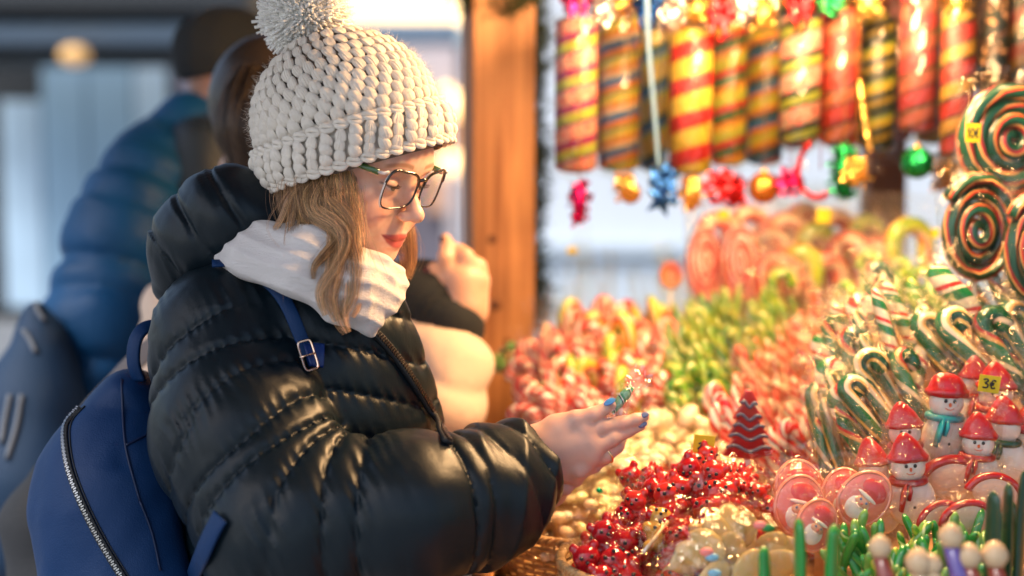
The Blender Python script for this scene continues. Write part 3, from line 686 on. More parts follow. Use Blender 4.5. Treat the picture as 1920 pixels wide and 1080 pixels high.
# under layer close to the head, from the brim to the jaw
for x0, x1, dd, hue in ((535, 565, 1.80, .6), (552, 588, 1.775, .8), (572, 605, 1.765, .9), (592, 622, 1.76, 1.), (608, 640, 1.755, 1.1)):
    hair_lock(mb, [(x0, 330, dd+.01), (x0+12, 372, dd-.006), (x0+26, 420, dd-.004), (x1-5, 470, dd-.01)], 260, .020, hue=np.array([.30, .165, .078])*hue)
locks = [
    [(645, 322, 1.765), (650, 370, 1.752), (655, 430, 1.745), (660, 500, 1.722), (648, 560, 1.712), (630, 605, 1.705)],
    [(630, 326, 1.76), (636, 380, 1.745), (644, 440, 1.735), (642, 520, 1.712), (640, 590, 1.70), (655, 630, 1.70)],
    [(616, 328, 1.76), (620, 375, 1.745), (632, 430, 1.73), (630, 500, 1.705), (618, 560, 1.695), (636, 610, 1.695)],
    [(612, 330, 1.76), (590, 372, 1.745), (592, 400, 1.735), (628, 425, 1.725), (645, 455, 1.715), (628, 500, 1.70), (600, 548, 1.695), (612, 600, 1.69)],
    [(600, 332, 1.765), (572, 368, 1.75), (580, 402, 1.74), (616, 420, 1.735), (628, 450, 1.725), (606, 480, 1.705), (590, 500, 1.70), (588, 528, 1.70)],
    [(622, 330, 1.76), (612, 372, 1.742), (632, 396, 1.735), (650, 420, 1.73), (654, 456, 1.72), (664, 500, 1.71), (660, 560, 1.70), (640, 598, 1.70)],
    [(580, 335, 1.77), (552, 360, 1.76), (540, 380, 1.755), (528, 410, 1.75), (510, 440, 1.75), (505, 462, 1.75)],
    [(570, 340, 1.775), (548, 365, 1.76), (550, 390, 1.755), (545, 430, 1.75), (540, 470, 1.745)],
    [(656, 318, 1.775), (660, 350, 1.765), (660, 400, 1.760), (664, 450, 1.745), (672, 520, 1.725), (672, 570, 1.715), (660, 600, 1.71)],
]
for i, L in enumerate(locks): hair_lock(mb, L, [230, 200, 220, 260, 200, 230, 60, 50, 130][i], [.012, .012, .012, .011, .010, .011, .006, .006, .006][i], curl=.002, hue=np.array([.44, .25, .12])*[1.15, 1.2, 1., .95, .8, 1., .9, .9, 1.3][i])
# far side
hair_lock(mb, [(735, 400, 1.95), (752, 440, 1.93), (765, 480, 1.92), (758, 530, 1.92)], 200, .014)
hair_lock(mb, [(760, 400, 1.92), (770, 440, 1.91), (772, 490, 1.91), (765, 530, 1.90)], 80, .008)
for k in range(70):   # stray hairs
    x = rs.uniform(540, 690); y = rs.uniform(340, 400); d = 1.745
    hair_lock(mb, [(x, y, d), (x+rs.normal()*12, y+70, d-.015), (x+rs.normal()*25, y+140+rs.uniform(0, 60), d-.03)], 2, .004, r=.0002)
mb.build('hair', M_hair, woman)
for sgn in (-1, 1):
    mb = MB()
    for k in range(22):
        y_ = .0185+.0255*k/21; z_ = -.0105-.0025*math.cos(max(-1, min(1, (y_-.030)/.014))*1.57)+.0055; x_ = .0765+.0118*math.sqrt(max(0, 1-((y_-.030)/.0155)**2))*.96
        a = np.array([x_, sgn*y_, z_]); o_ = np.array([.0052, sgn*(.0012+(y_-.028)*.22), -.0016+rs.normal()*.0004]); V, F, uv = tube_vf(H2W(np.array([a, a+o_*.6+[0, 0, -.0006], a+o_*1.15+[0, 0, .0012]])), [.00035, .00025, .0001], 4, False); mb.add(V, F, col=np.array([.02, .014, .01]))
    mb.build('eyelashes', M_hair, woman)
# ---------------------------------------------------------------- glasses
gl = empty('glasses', tuple(H2W((.098, 0, 0)))); gl.parent = woman
M_fr = mat('black_acetate', (.012, .012, .014), .12, coat=1); M_frw = mat('pale_edge_acetate', (.75, .72, .70), .2, coat=1)
M_lens = bpy.data.materials.new('lens'); M_lens.use_nodes = True
def clear_film(m, tint=(1, 1, 1), refl=.10, rough=.04, bump=None, col=(1, 1, 1), fac=1.0):
    m.use_nodes = True; n = m.node_tree.nodes; l = m.node_tree.links; n.clear(); o = n.new('ShaderNodeOutputMaterial')
    tr = n.new('ShaderNodeBsdfTransparent'); tr.inputs[0].default_value = (*tint, 1); g = n.new('ShaderNodeBsdfGlossy'); g.inputs['Roughness'].default_value = rough
    g.inputs[0].default_value = (*col, 1)
    lw = n.new('ShaderNodeLayerWeight'); lw.inputs[0].default_value = .25; mr = n.new('ShaderNodeMapRange'); mr.inputs[3].default_value = refl; mr.inputs[4].default_value = min(1, refl+.75)*fac
    mx = n.new('ShaderNodeMixShader'); pw = n.new('ShaderNodeMath'); pw.operation = 'POWER'; pw.inputs[1].default_value = 3; l.new(lw.outputs['Facing'], pw.inputs[0]); l.new(pw.outputs[0], mr.inputs[0]); l.new(mr.outputs[0], mx.inputs[0]); l.new(tr.outputs[0], mx.inputs[1]); l.new(g.outputs[0], mx.inputs[2]); l.new(mx.outputs[0], o.inputs[0])
    if bump:
        tc = n.new('ShaderNodeTexCoord'); nz = n.new('ShaderNodeTexNoise'); nz.inputs['Scale'].default_value = bump[0]; nz.inputs['Detail'].default_value = 2; nz.inputs['Distortion'].default_value = 1.0
        l.new(tc.outputs['Object'], nz.inputs['Vector']); bu = n.new('ShaderNodeBump'); bu.inputs['Strength'].default_value = bump[1]; bu.inputs['Distance'].default_value = bump[2]
        l.new(nz.outputs[0], bu.inputs['Height']); l.new(bu.outputs[0], g.inputs['Normal']); l.new(bu.outputs[0], lw.inputs['Normal'])
    return m
clear_film(M_lens, refl=.05)
glM = np.array(gl.matrix_basis)[:3, 3]
def lens_loop(side, sc_=1.0, dx=0):
    a = np.linspace(0, 2*np.pi, 49); hw, hh_ = .0282*sc_, .0225*sc_
    cx, cz = np.sign(np.cos(a))*np.abs(np.cos(a))**.55, np.sign(np.sin(a))*np.abs(np.sin(a))**.68
    y = hw*cx; z = hh_*cz*(1+.10*(cx)) ; z = z+np.where(z > 0, .0025*np.clip(cx, 0, 1), 0)
    wrap = -.10*(y+.03)-.9*(y+.033)**2
    return np.stack([.1035+wrap+.14*z+dx, side*(.0345+y), -.0085+z], 1)
def toG(q): return H2W(q)-glM
for side in (-1, 1):
    q = lens_loop(side); pts = toG(q)
    V, F, uv = tube_vf(pts, .0014, 8, False); o = MB().add(V, F).build('rim', M_fr, gl)
    top = (q[:, 2] > .004); V, F, uv = tube_vf(toG(lens_loop(side, 1.02, .0004)[1:24]), .0021, 8, True); o2 = MB().add(V, F).build('rim', M_fr, gl)
    li = lens_loop(side, .98, 0); c = li[:-1].mean(0); rings = [toG(c+(li[:-1]-c)*s+np.array([.0022*(1-s*s), 0, 0])) for s in (1, .66, .33)]
    V = np.concatenate(rings+[toG(c+np.array([.0022, 0, 0]))[None]]); n_ = 48
    F = [(r*n_+j, r*n_+(j+1) % n_, (r+1)*n_+(j+1) % n_, (r+1)*n_+j) for r in range(2) for j in range(n_)]+[(2*n_+j, 2*n_+(j+1) % n_, 3*n_) for j in range(n_)]
    MB().add(V, F).build('lens', M_lens, gl)
    hin = np.array([.0965, side*.0665, .010]); 
    V, F, uv = tube_vf(toG(np.array([[.0975, side*.064, .014], [.094, side*.0675, .011], [.087, side*.0700, .0105]])), [.0028, .0042, .0034], 10, True, .6); MB().add(V, F).build('hinge', M_frw, gl)
    V, F, uv = tube_vf(toG(np.array([[.088, side*.0705, .0105], [.05, side*.0745, .0125], [.0, side*.078, .013], [-.02, side*.079, .002]])), .0024, 8, True, 1.6)
    MB().add(V, F).build('temple', mat('green_tinted_acetate', (.05, .11, .03), .15, coat=1, var=.5, varscale=60), gl)
V, F, uv = tube_vf(toG(np.array([[.1025, -.0068, .003], [.108, -.003, .0065], [.108, .003, .0065], [.1025, .0068, .003]])), .0019, 8, True, 1.3); MB().add(V, F).build('bridge', M_fr, gl)
# pale outer edge of the near rim
q = lens_loop(-1, 1.05, .0)
sel = [i for i in list(range(40, 48))+list(range(0, 9)) if q[i, 1] < -.055]; V, F, uv = tube_vf(toG(q[sel]), .0011, 6, True); MB().add(V, F).build('rim_edge', M_frw, gl)
# ---------------------------------------------------------------- sweet in her hand
held = empty('wrapped_sweet', tuple(P(1170, 750, 1.80)))
tag(held, 'small green and black striped sweet in clear wrapper held between the woman\'s thumb and fingers', 'sweet')
hz = P(1170, 750, 1.80)
# ================================================================ her backpack
M_blue = mat('blue_leather', (.003, .028, .10), .55, spec=.3, bump=(500, .3, .002), bump2=(14, .3, .01))
def bag_f(p):
    f, s = schain(p, [P(238, 770, 1.90), P(222, 880, 1.89), P(215, 960, 1.88), P(250, 1120, 1.87)], [.045, .088, .096, .12], .05)
    f = smin(f, sell(p, P(250, 728, 1.90), (.026, .05, .020), rot('Y', 10)), .025)
    f = smax(f, (p-P(330, 900, 1.90))@np.array([.93, .3, .1]), .02)
    f = f-.003*noise3(p, 22, 31)-.0012*noise3(p, 60, 33)
    cr = scone(p, P(228, 720, 1.80), P(232, 860, 1.79), .001, .001); f = f+.006*np.exp(-(cr/.012)**2)
    return f
Vb, Qb = surfnets(bag_f, (-.66, 1.65, .80), (-.35, 2.10, 1.42), .004)
bag = mesh_np('backpack', Vb, Qb, mats=M_blue); tag(bag, 'bright blue leather backpack with silver side zip, worn by the woman in the bobble hat', 'backpack')
# the side zip
zp = [(150, 765), (124, 795), (122, 835), (130, 880), (146, 925), (166, 970), (195, 1025), (235, 1090)]
pts, g = on_surface(bag_f, zp, 1.6, 2.1, .001); pts = smooth_pts(pts, 4); g = smooth_pts(g, 4); g = g*.6+np.array([-.1, -.5, 0])
V, F = ribbon(pts, .010, .003, nrm=g); zt = MB().add(V, F).build('side_zip', M_zipd, bag)
M_silver = mat('silver_metal', (.42, .42, .42), .35, metal=1)
def teeth(pts, g, step, wd, m, par, lift=.004, hgt=.002):
    mb = MB(); L = np.concatenate([[0], np.cumsum(np.linalg.norm(np.diff(pts, axis=0), axis=1))]); i = 0
    for s in np.arange(.002, L[-1]-.003, step):
        c = np.array([np.interp(s, L, pts[:, i]) for i in range(3)]); n = np.array([np.interp(s, L, g[:, i]) for i in range(3)]); n /= np.linalg.norm(n)
        t = np.array([np.interp(s+.003, L, pts[:, i]) for i in range(3)])-c; t /= np.linalg.norm(t)+1e-9; n = n-t*(n@t); n /= np.linalg.norm(n); b = np.cross(t, n)
        V, F = box_vf((0, 0, 0), (step*.55, wd, hgt), np.stack([t, b, n], 1)); i += 1
        mb.add(V+c+n*lift+b*(.0007 if i % 2 else -.0007), F)
    mb.build('zip_teeth', m, par, smooth=False)
teeth(pts, g, .0030, .0042, M_silver, zt)
pts2, g2 = on_surface(bag_f, [(a+10, b-3) for a, b in zp], 1.6, 2.1, .0); V, F = ribbon(smooth_pts(pts2, 4), .0016, .002, nrm=g2); MB().add(V, F).build('seam', M_zipd, bag)
for q_ in ([(228, 712), (230, 770), (234, 830), (245, 880), (262, 940)], [(236, 835), (255, 826), (276, 815)], [(262, 940), (285, 1000), (300, 1070)]):
    p3, g3 = on_surface(bag_f, q_, 1.6, 2.1, .0); V, F = ribbon(smooth_pts(p3, 3), .0030, .0022, nrm=smooth_pts(g3, 3)); MB().add(V, F).build('seam', mat('dark_blue_piping', (.002, .012, .05), .5) if 'dark_blue_piping' not in bpy.data.materials else bpy.data.materials['dark_blue_piping'], bag)
hp = spline([P(262, 712, 1.87), P(252, 680, 1.86), P(255, 640, 1.86), P(272, 617, 1.87), P(300, 616, 1.885), P(320, 640, 1.90)], 6)
V, F = ribbon(hp, .019, .005, nrm=np.tile([-.35, -.9, .15], (len(hp), 1))+0*hp); MB().add(V, F).build('carry_handle', M_blue, bag)
# shoulder strap over the coat, buckle and keeper
sp = [(398, 500), (440, 500), (482, 512), (520, 545), (548, 592), (565, 640), (576, 668)]
def strap_base(p): return np.minimum(jacket_f(p), scarf_f(p)+.004)
pts, g = on_surface(jacket_f, sp, 1.55, 2.1, .003); pts = smooth_pts(pts, 8); g = smooth_pts(g, 8)
pts = pts+g*.003
M_blue_s = mat('blue_strap_leather', (.006, .028, .14), .35, bump=(400, .3, .002))
V, F = ribbon(pts, .017, .0035, nrm=g); MB().add(V, F).build('shoulder_strap', M_blue, bag)
pts2, g2 = on_surface(jacket_f, [(572, 668), (590, 667), (606, 668)], 1.55, 2.1, .006); g2 = smooth_pts(g2, 3)
V, F = ribbon(smooth_pts(pts2, 4), .030, .007, nrm=g2); MB().add(V, F).build('strap_end', M_blue_s, bag)
cB = hit(jacket_f, 577, 667, 1.55, 2.1, .012); nB = grad(jacket_f, cB, .02)[0]; nB = nB*.4+np.array([0, -.9, .1]); nB /= np.linalg.norm(nB)
a1 = (P(584, 700, 1.75)-P(566, 640, 1.75)); a1 -= nB*(a1@nB); a1 /= np.linalg.norm(a1); a2 = np.cross(a1, nB)
a = np.linspace(0, 2*np.pi, 41); bk = cB+np.outer(np.sign(np.cos(a))*np.abs(np.cos(a))**.35*.0185, a1)+np.outer(np.sign(np.sin(a))*np.abs(np.sin(a))**.35*.0085, a2)+nB*.004
V, F, uv = tube_vf(bk, .0016, 8, False); o = MB().add(V, F); V, F, uv = tube_vf([cB-a1*.0+a2*-.009+nB*.006, cB+a2*.010+nB*.006], .0013, 6); o.add(V, F)
o.build('buckle', mat('rose_gold', (.95, .68, .52), .2, metal=1), bag)
lp = [(415, 968), (398, 1000), (378, 1045), (355, 1100)]
pts, g = on_surface(jacket_f, lp, 1.5, 2.1, .006); V, F = ribbon(smooth_pts(pts, 4), .024, .004, nrm=smooth_pts(g, 4)); MB().add(V, F).build('lower_strap', M_blue, bag)
# ================================================================ two shoppers behind
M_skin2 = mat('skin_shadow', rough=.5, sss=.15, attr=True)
def simple_head(center, fwd_deg, pitch, scale, col):
    F_ = np.array([math.cos(math.radians(pitch))*math.cos(math.radians(fwd_deg)), math.cos(math.radians(pitch))*math.sin(math.radians(fwd_deg)), -math.sin(math.radians(pitch))])
    N_ = np.array([-math.sin(math.radians(fwd_deg)), math.cos(math.radians(fwd_deg)), 0]); U_ = np.cross(F_, N_); R_ = np.stack([F_, N_, U_], 1)
    return center+(VhL*scale)@R_.T, R_
VhL, QhL = surfnets(head_local, (-.13, -.10, -.20), (.13, .10, .135), .005)
def person_mesh(pieces, mats_):
    off = 0; VV = []; QQ = []; CC = []
    for v, q, c in pieces: VV.append(v); QQ.append(q+off); CC.append(np.tile(c, (len(v), 1)) if np.ndim(c) == 1 else c); off += len(v)
    return mesh_np('person', np.concatenate(VV), np.concatenate(QQ), mats=mats_, attr=np.concatenate(CC))
def body_f(cx, cy, zs, sc_=1.0, turn=0):
    t = math.radians(turn); ax = np.array([math.cos(t), math.sin(t), 0]); lat = np.array([-math.sin(t), math.cos(t), 0]); c = np.array([cx, cy, 0])
    def f(p):
        d, _ = schain(p, [c+[0, 0, zs-.02], c+[0, 0, zs-.3], c+[0, 0, zs-.6]], [.10, .12, .13], .05)
        for s in (-1, 1):
            d = smin(d, schain(p, [c+lat*.09*s+[0, 0, zs-.62], c+lat*.10*s+[0, 0, .5], c+lat*.10*s+[0, 0, .08]], [.09, .062, .045], .03)[0], .03)
            d = smin(d, scone(p, c+lat*.10*s+[0, 0, .045], c+lat*.10*s+ax*.16+[0, 0, .035], .042, .035), .02)
            d = smin(d, schain(p, [c+lat*.10*s+[0, 0, zs-.12], c+lat*.13*s+[0, 0, zs-.38]], [.05, .04], .03)[0], .03)
        return d
    return f, c, ax, lat
# man in the blue coat
mc = P(372, 600, 3.0); fb, c_, ax_, lat_ = body_f(mc[0], mc[1], 1.56, turn=20)
Vm, Qm = surfnets(fb, (mc[0]-.4, mc[1]-.4, 0), (mc[0]+.4, mc[1]+.4, 1.70), .014)
hc = P(442, 152, 2.98); hv, hR = simple_head(hc, 12, 12, 1.06, None)
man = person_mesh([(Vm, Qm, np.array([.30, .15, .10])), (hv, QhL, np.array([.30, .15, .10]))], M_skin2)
tag(man, 'person in bright blue puffer coat and black beanie, turned away behind the woman', 'person')
def mcoat(p):
    t, s = schain(p, [P(410, 238, 3.02), P(375, 380, 3.02), P(350, 560, 3.0), P(345, 800, 3.0), P(345, 1080, 3.0)], [.075, .165, .185, .19, .20], .06)
    t = t-puff(p[..., 2]+.02*noise3(p, 8, 41), .085, .012)-.004*noise3(p, 30, 47)
    a, s = schain(p, [P(285, 305, 2.88), P(228, 430, 2.80), P(188, 600, 2.76), P(180, 760, 2.76), P(215, 900, 2.80)], [.080, .088, .092, .088, .07], .05)
    a = a-puff(s+.10*(p[..., 0])+.02*noise3(p, 9, 42), .085, .014)-.005*noise3(p, 34, 43)
    t = smin(t, a, .02)
    t = smin(t, schain(p, [P(292, 262, 2.93), P(355, 238, 2.95), P(430, 240, 2.96)], [.05, .062, .06], .04)[0]-.004*noise3(p, 40, 44), .02)
    return t
Vc, Qc = surfnets(mcoat, (-1.1, 2.6, .75), (-.25, 3.35, 1.68), .009)
M_bcoat = mat('royal_blue_nylon', (.003, .060, .17), .55, spec=.3, bump=(60, .3, .006), var=.35, varscale=3)
cb = mesh_np('puffer_coat', Vc, Qc, mats=M_bcoat, parent=man)
M_blk = mat('black_knit', (.010, .012, .014), .9, bump=(200, .5, .004))
def bean(p):
    q = (p-hc)@hR/1.06
    f = sell(q, (-.022, 0, .045), (.112, .088, .098)); f = smax(f, -(q[..., 2]-.012-.35*(q[..., 0]-.0)+0*q[..., 0]), .01); return f-.002*noise3(p, 60, 45)
Vq, Qq = surfnets(bean, hc-.16, hc+.17, .005); mesh_np('beanie', Vq, Qq, mats=M_blk, parent=man)
def shade_lump_f(p): return smin(sell(p, P(372, 400, 2.86), (.075, .05, .17)), sell(p, P(392, 268, 2.90), (.085, .07, .06)), .04)-.004*noise3(p, 28, 48)
Vq, Qq = surfnets(shade_lump_f, *bounds([P(372, 400, 2.86)], .26), .008); mesh_np('coat_shade_lump', Vq, Qq, mats=mat('coat_shade_navy', (.008, .016, .026), .6), parent=cb)  # dark lump added to stand for shade on the coat's back
# his dark blue rucksack at the left edge
def ruck(p):
    f, s = schain(p, [P(75, 640, 2.62), P(62, 760, 2.60), P(50, 900, 2.58), P(40, 1000, 2.58)], [.045, .085, .11, .10], .05)
    f = smin(f, scone(p, P(68, 585, 2.62), P(90, 680, 2.64), .020, .05), .03); return f-.003*noise3(p, 25, 46)
Vq, Qq = surfnets(ruck, (-1.15, 2.35, .70), (-.68, 2.85, 1.5), .009)
M_navy = mat('navy_canvas', (.006, .030, .075), .7, bump=(300, .3, .003)); rk = mesh_np('backpack', Vq, Qq, mats=M_navy)
tag(rk, 'dark navy rucksack with pale grey pulls at the far left edge, beside the blue coat', 'backpack')
M_grey = mat('pale_grey_cord', (.13, .15, .18), .6)
for q in ([(66, 568), (72, 585), (82, 600)], [(42, 618), (55, 635), (66, 660)], [(40, 740), (30, 800), (12, 860)], [(18, 740), (8, 790), (2, 830)]):
    pp = [hit(ruck, a, b, 2.3, 2.8, .004) for a, b in q]; pp = [x if abs(ruck(x[None])[0]) < .03 else P(a, b, 2.55) for x, (a, b) in zip(pp, q)]
    V, F, uv = tube_vf(spline(pp, 4), .0045, 6); MB().add(V, F).build('pull_tab', M_grey, rk)
# woman in the cream coat with a raised hand
wc = P(560, 700, 2.50); fb, c_, ax_, lat_ = body_f(wc[0], wc[1], 1.42, turn=5)
Vm, Qm = surfnets(fb, (wc[0]-.4, wc[1]-.4, 0), (wc[0]+.4, wc[1]+.4, 1.55), .014)
hc2 = P(528, 215, 2.45); hv, hR2 = simple_head(hc2, 10, 10, 1.0, None)
def RP(x, y, dz=0): return P(740+x/2.25, 380+y/2.25, 2.36+dz)
rh = [([RP(300, 520), RP(300, 440), RP(290, 330)], [.026, .034, .034]), ([RP(330, 460), RP(345, 330), RP(330, 270)], [.026, .022, .016]),
      ([RP(240, 330), RP(215, 230, -.01), RP(222, 180), RP(215, 150, .004)], [.017, .0125, .0115, .0085]),
      ([RP(300, 300), RP(300, 225, -.01), RP(275, 205), RP(255, 240)], [.017, .0125, .0115, .010]),
      ([RP(350, 310, .01), RP(355, 270, .0), RP(315, 250, -.01), RP(290, 280, -.01)], [.016, .013, .011, .010]),
      ([RP(240, 400, .01), RP(205, 330, .0), RP(170, 280), RP(140, 290)], [.016, .013, .011, .008])]
def rh_f(p):
    f = None
    for a, r in rh:
        d, _ = schain(p, a, r, .006); f = d if f is None else smin(f, d, .007)
    return f
Vq, Qq = surfnets(rh_f, *bounds([q for a, _ in rh for q in a], .04), .004)
SK = np.array([.62, .36, .25])
w2 = person_mesh([(Vm, Qm, SK), (hv, QhL, SK), (Vq, Qq, SK)], M_skin); tag(w2, 'person in cream padded coat with dark knit sleeves, raising a hand beside the post', 'person')
M_dred = mat('dark_red_polish', (.06, .005, .01), .2, coat=1)
for a, b in ((RP(208, 152, -.002), RP(222, 200)), (RP(134, 290, -.003), RP(165, 280))): nail(a, b, .011, .016, M_dred, up=(-.5, -.8, .2), off=.006); bpy.context.scene.objects['fingernail' if False else [o.name for o in COL.objects if o.name.startswith('fingernail')][-1]].parent = w2
def creamcoat(p):
    f, s = schain(p, [P(560, 420, 2.48), P(545, 520, 2.50), P(540, 760, 2.50), P(560, 1080, 2.50)], [.085, .16, .18, .20], .06)
    f = smin(f, schain(p, [P(350, 600, 2.46), P(335, 760, 2.42), P(345, 960, 2.42)], [.075, .078, .07], .05)[0], .03)
    f = smin(f, schain(p, [P(760, 620, 2.44), P(845, 690, 2.33), P(838, 760, 2.30), P(800, 850, 2.28)], [.07, .052, .045, .040], .04)[0], .03)
    return f-.0045*noise3(p, 24, 51)-.002*noise3(p, 60, 52)-puff(p[..., 2]+.3*p[..., 0]+.01*noise3(p, 12, 56), .075, .010)
Vq, Qq = surfnets(creamcoat, (-.75, 2.05, .75), (.08, 2.85, 1.56), .008)
M_cream = mat('cream_padded_cotton', (.64, .48, .37), .8, bump=(60, .3, .004)); mesh_np('padded_coat', Vq, Qq, mats=M_cream, parent=w2)
def slv(p):
    f, s = schain(p, [P(720, 560, 2.46), P(790, 560, 2.40), P(858, 612, 2.355)], [.07, .058, .046], .04)
    f = f-.002*np.sin(s*260)*ss(.10, .12, s)-.002*noise3(p, 40, 53)
    return smax(f, (p-P(866, 618, 2.35))@nail_dir(P(850, 640, 2.36), P(872, 560, 2.36)) , .006) if False else f
Vq, Qq = surfnets(slv, *bounds([P(720, 560, 2.46), P(858, 612, 2.355)], .09), .005); mesh_np('knit_sleeve', Vq, Qq, mats=M_blk, parent=w2)
mb = MB(); rs = np.random.default_rng(19)
for i in range(5):
    x = 440+i*16; hair_lock(mb, [(x+25, 130, 2.36), (x+5, 180, 2.34), (x-8, 240, 2.33), (x+4, 300, 2.34), (x-5, 380, 2.36)], 260, .03, r=.0006, hue=np.array([.045, .028, .018]))
V, F, uv = sphere_vf(hc2, (.108, .092, .118), 24, 16); mb.add(V-FW*(-.03)*0+np.array([-.018, 0, .02]), F, col=np.array([.03, .02, .014]))
mb.build('hair', M_hair, w2)
# dark grey tote bag low at left
def tote(p): return schain(p, [P(95, 900, 2.25), P(80, 980, 2.25), P(110, 1100, 2.25)], [.035, .06, .08], .03)[0]-.003*noise3(p, 30, 55)
Vq, Qq = surfnets(tote, *bounds([P(95, 900, 2.25), P(110, 1100, 2.25)], .13), .008)
M_tote = mat('charcoal_canvas', (.022, .024, .028), .85, bump=(200, .4, .003)); tb = mesh_np('tote_bag', Vq, Qq, mats=M_tote); tag(tb, 'charcoal canvas bag on a grey shoulder strap, behind the blue leather backpack', 'bag')
q = spline([P(300, 640, 2.2), P(262, 670, 2.2), P(215, 720, 2.2), P(165, 775, 2.21), P(120, 850, 2.22)], 6); V, F = ribbon(q, .032, .004, nrm=np.tile([-.2, -1, .3], (len(q), 1))*1.)
MB().add(V, F).build('bag_strap', mat('grey_webbing', (.16, .15, .16), .8), tb)
# ================================================================ sweets: materials
def stripes(name, cols, turns=1, freq=20., rough=.22, coat=.6, dots=None, sss=.0, sparkle=0):
    """spiral bands round a tube; cols = [(start, colour), ...] within one period"""
    m = bpy.data.materials.new(name); m.use_nodes = True; n = m.node_tree.nodes; l = m.node_tree.links; b = n['Principled BSDF']
    uv = n.new('ShaderNodeUVMap'); sx = n.new('ShaderNodeSeparateXYZ'); l.new(uv.outputs[0], sx.inputs[0])
    a = n.new('ShaderNodeMath'); a.operation = 'MULTIPLY'; a.inputs[1].default_value = turns; l.new(sx.outputs[0], a.inputs[0])
    c = n.new('ShaderNodeMath'); c.operation = 'MULTIPLY_ADD'; c.inputs[1].default_value = freq; l.new(sx.outputs[1], c.inputs[0]); l.new(a.outputs[0], c.inputs[2])
    f = n.new('ShaderNodeMath'); f.operation = 'FRACT'; l.new(c.outputs[0], f.inputs[0])
    cr = n.new('ShaderNodeValToRGB'); cr.color_ramp.interpolation = 'CONSTANT'; e = cr.color_ramp.elements
    e[0].position = cols[0][0]; e[0].color = (*cols[0][1], 1); e[1].position = cols[1][0]; e[1].color = (*cols[1][1], 1)
    for p_, q_ in cols[2:]: z = e.new(p_); z.color = (*q_, 1)
    l.new(f.outputs[0], cr.inputs[0]); src = cr.outputs[0]
    if dots:
        vo = n.new('ShaderNodeTexVoronoi'); vo.inputs['Scale'].default_value = dots[0]; tc = n.new('ShaderNodeTexCoord'); l.new(tc.outputs['Object'], vo.inputs['Vector'])
        lt = n.new('ShaderNodeMath'); lt.operation = 'LESS_THAN'; lt.inputs[1].default_value = .34; l.new(vo.outputs[0], lt.inputs[0])
        ge = n.new('ShaderNodeMath'); ge.operation = 'LESS_THAN'; ge.inputs[1].default_value = dots[2]; l.new(f.outputs[0], ge.inputs[0])
        mu = n.new('ShaderNodeMath'); mu.operation = 'MULTIPLY'; l.new(lt.outputs[0], mu.inputs[0]); l.new(ge.outputs[0], mu.inputs[1])
        mx = n.new('ShaderNodeMixRGB'); mx.inputs[2].default_value = (*dots[1], 1); l.new(mu.outputs[0], mx.inputs[0]); l.new(src, mx.inputs[1]); src = mx.outputs[0]
    l.new(src, b.inputs['Base Color']); b.inputs['Roughness'].default_value = rough; b.inputs['Coat Weight'].default_value = coat; b.inputs['Coat Roughness'].default_value = .08
    if sparkle:
        tc = n.new('ShaderNodeTexCoord'); nz = n.new('ShaderNodeTexNoise'); nz.inputs['Scale'].default_value = 45; nz.inputs['Detail'].default_value = 1; l.new(tc.outputs['Object'], nz.inputs[0])
        bu = n.new('ShaderNodeBump'); bu.inputs['Strength'].default_value = sparkle; bu.inputs['Distance'].default_value = .01; l.new(nz.outputs[0], bu.inputs['Height']); l.new(bu.outputs[0], b.inputs['Normal']); l.new(bu.outputs[0], b.inputs['Coat Normal'])
    return m
R_, W_, G_, Y_, B_, K_, PK, OR, CR, PU = (.62, .02, .02), (.85, .78, .70), (.02, .22, .05), (.78, .56, .05), (.03, .16, .42), (.01, .02, .02), (.85, .25, .22), (.75, .22, .03), (.85, .62, .35), (.25, .01, .16)
YG = (.50, .58, .06)
S_red = stripes('red_white_stripes', [(0, W_), (.30, R_), (.60, W_), (.70, PK), (.82, R_)], 1, 34)
S_pink = stripes('pink_white_stripes', [(0, (.80, .15, .13)), (.3, (.85, .62, .52)), (.5, R_), (.66, (.85, .62, .52)), (.82, (.75, .10, .10))], 1, 30)
S_green = stripes('green_white_stripes', [(0, (.16, .36, .03)), (.38, (.68, .70, .30)), (.5, (.05, .24, .03)), (.82, (.40, .45, .05))], 1, 26)
S_grw = stripes('green_red_white_stripes', [(0, (.72, .66, .52)), (.22, (.01, .17, .05)), (.58, (.72, .66, .52)), (.70, R_), (.86, (.72, .66, .52))], 1, 26)
S_gy = stripes('green_cream_stripes', [(0, (.006, .12, .04)), (.40, (.75, .66, .50)), (.56, (.70, .42, .14)), (.66, (.005, .06, .03)), (.9, (.65, .45, .10))], 2, 6)
S_red3 = stripes('thin_red_stripes', [(0, W_), (.25, R_), (.45, PK), (.55, R_), (.70, W_), (.82, (.1, .35, .45)), (.88, R_)], 1, 26)
S_big = stripes('big_pink_stripes', [(0, (.85, .55, .45)), (.18, (.80, .16, .14)), (.45, R_), (.60, (.85, .58, .46)), (.70, (.72, .08, .07)), (.90, CR)], 2, 4)
S_bigyg = stripes('big_yellow_green_stripes', [(0, YG), (.3, CR), (.45, R_), (.58, Y_), (.75, (.25, .42, .05))], 2, 4)
S_lol = stripes('dark_swirl', [(0, (.005, .045, .03)), (.34, (.22, .012, .02)), (.46, (.60, .33, .12)), (.54, (.006, .06, .03)), (.84, (.42, .02, .015)), (.93, (.50, .25, .08))], 2, 5, coat=.25, rough=.3)
S_lol2 = stripes('pink_swirl', [(0, PK), (.5, W_), (.7, R_)], 2, 6)
film = [clear_film(bpy.data.materials.new('clear_wrap'), (.985, .98, .96), .045, .11, bump=(b_, .7, .010), col=(1, .90, .74), fac=.62 ) for b_ in (55, 90)]
M_stick = mat('white_stick', (.85, .80, .75), .4)
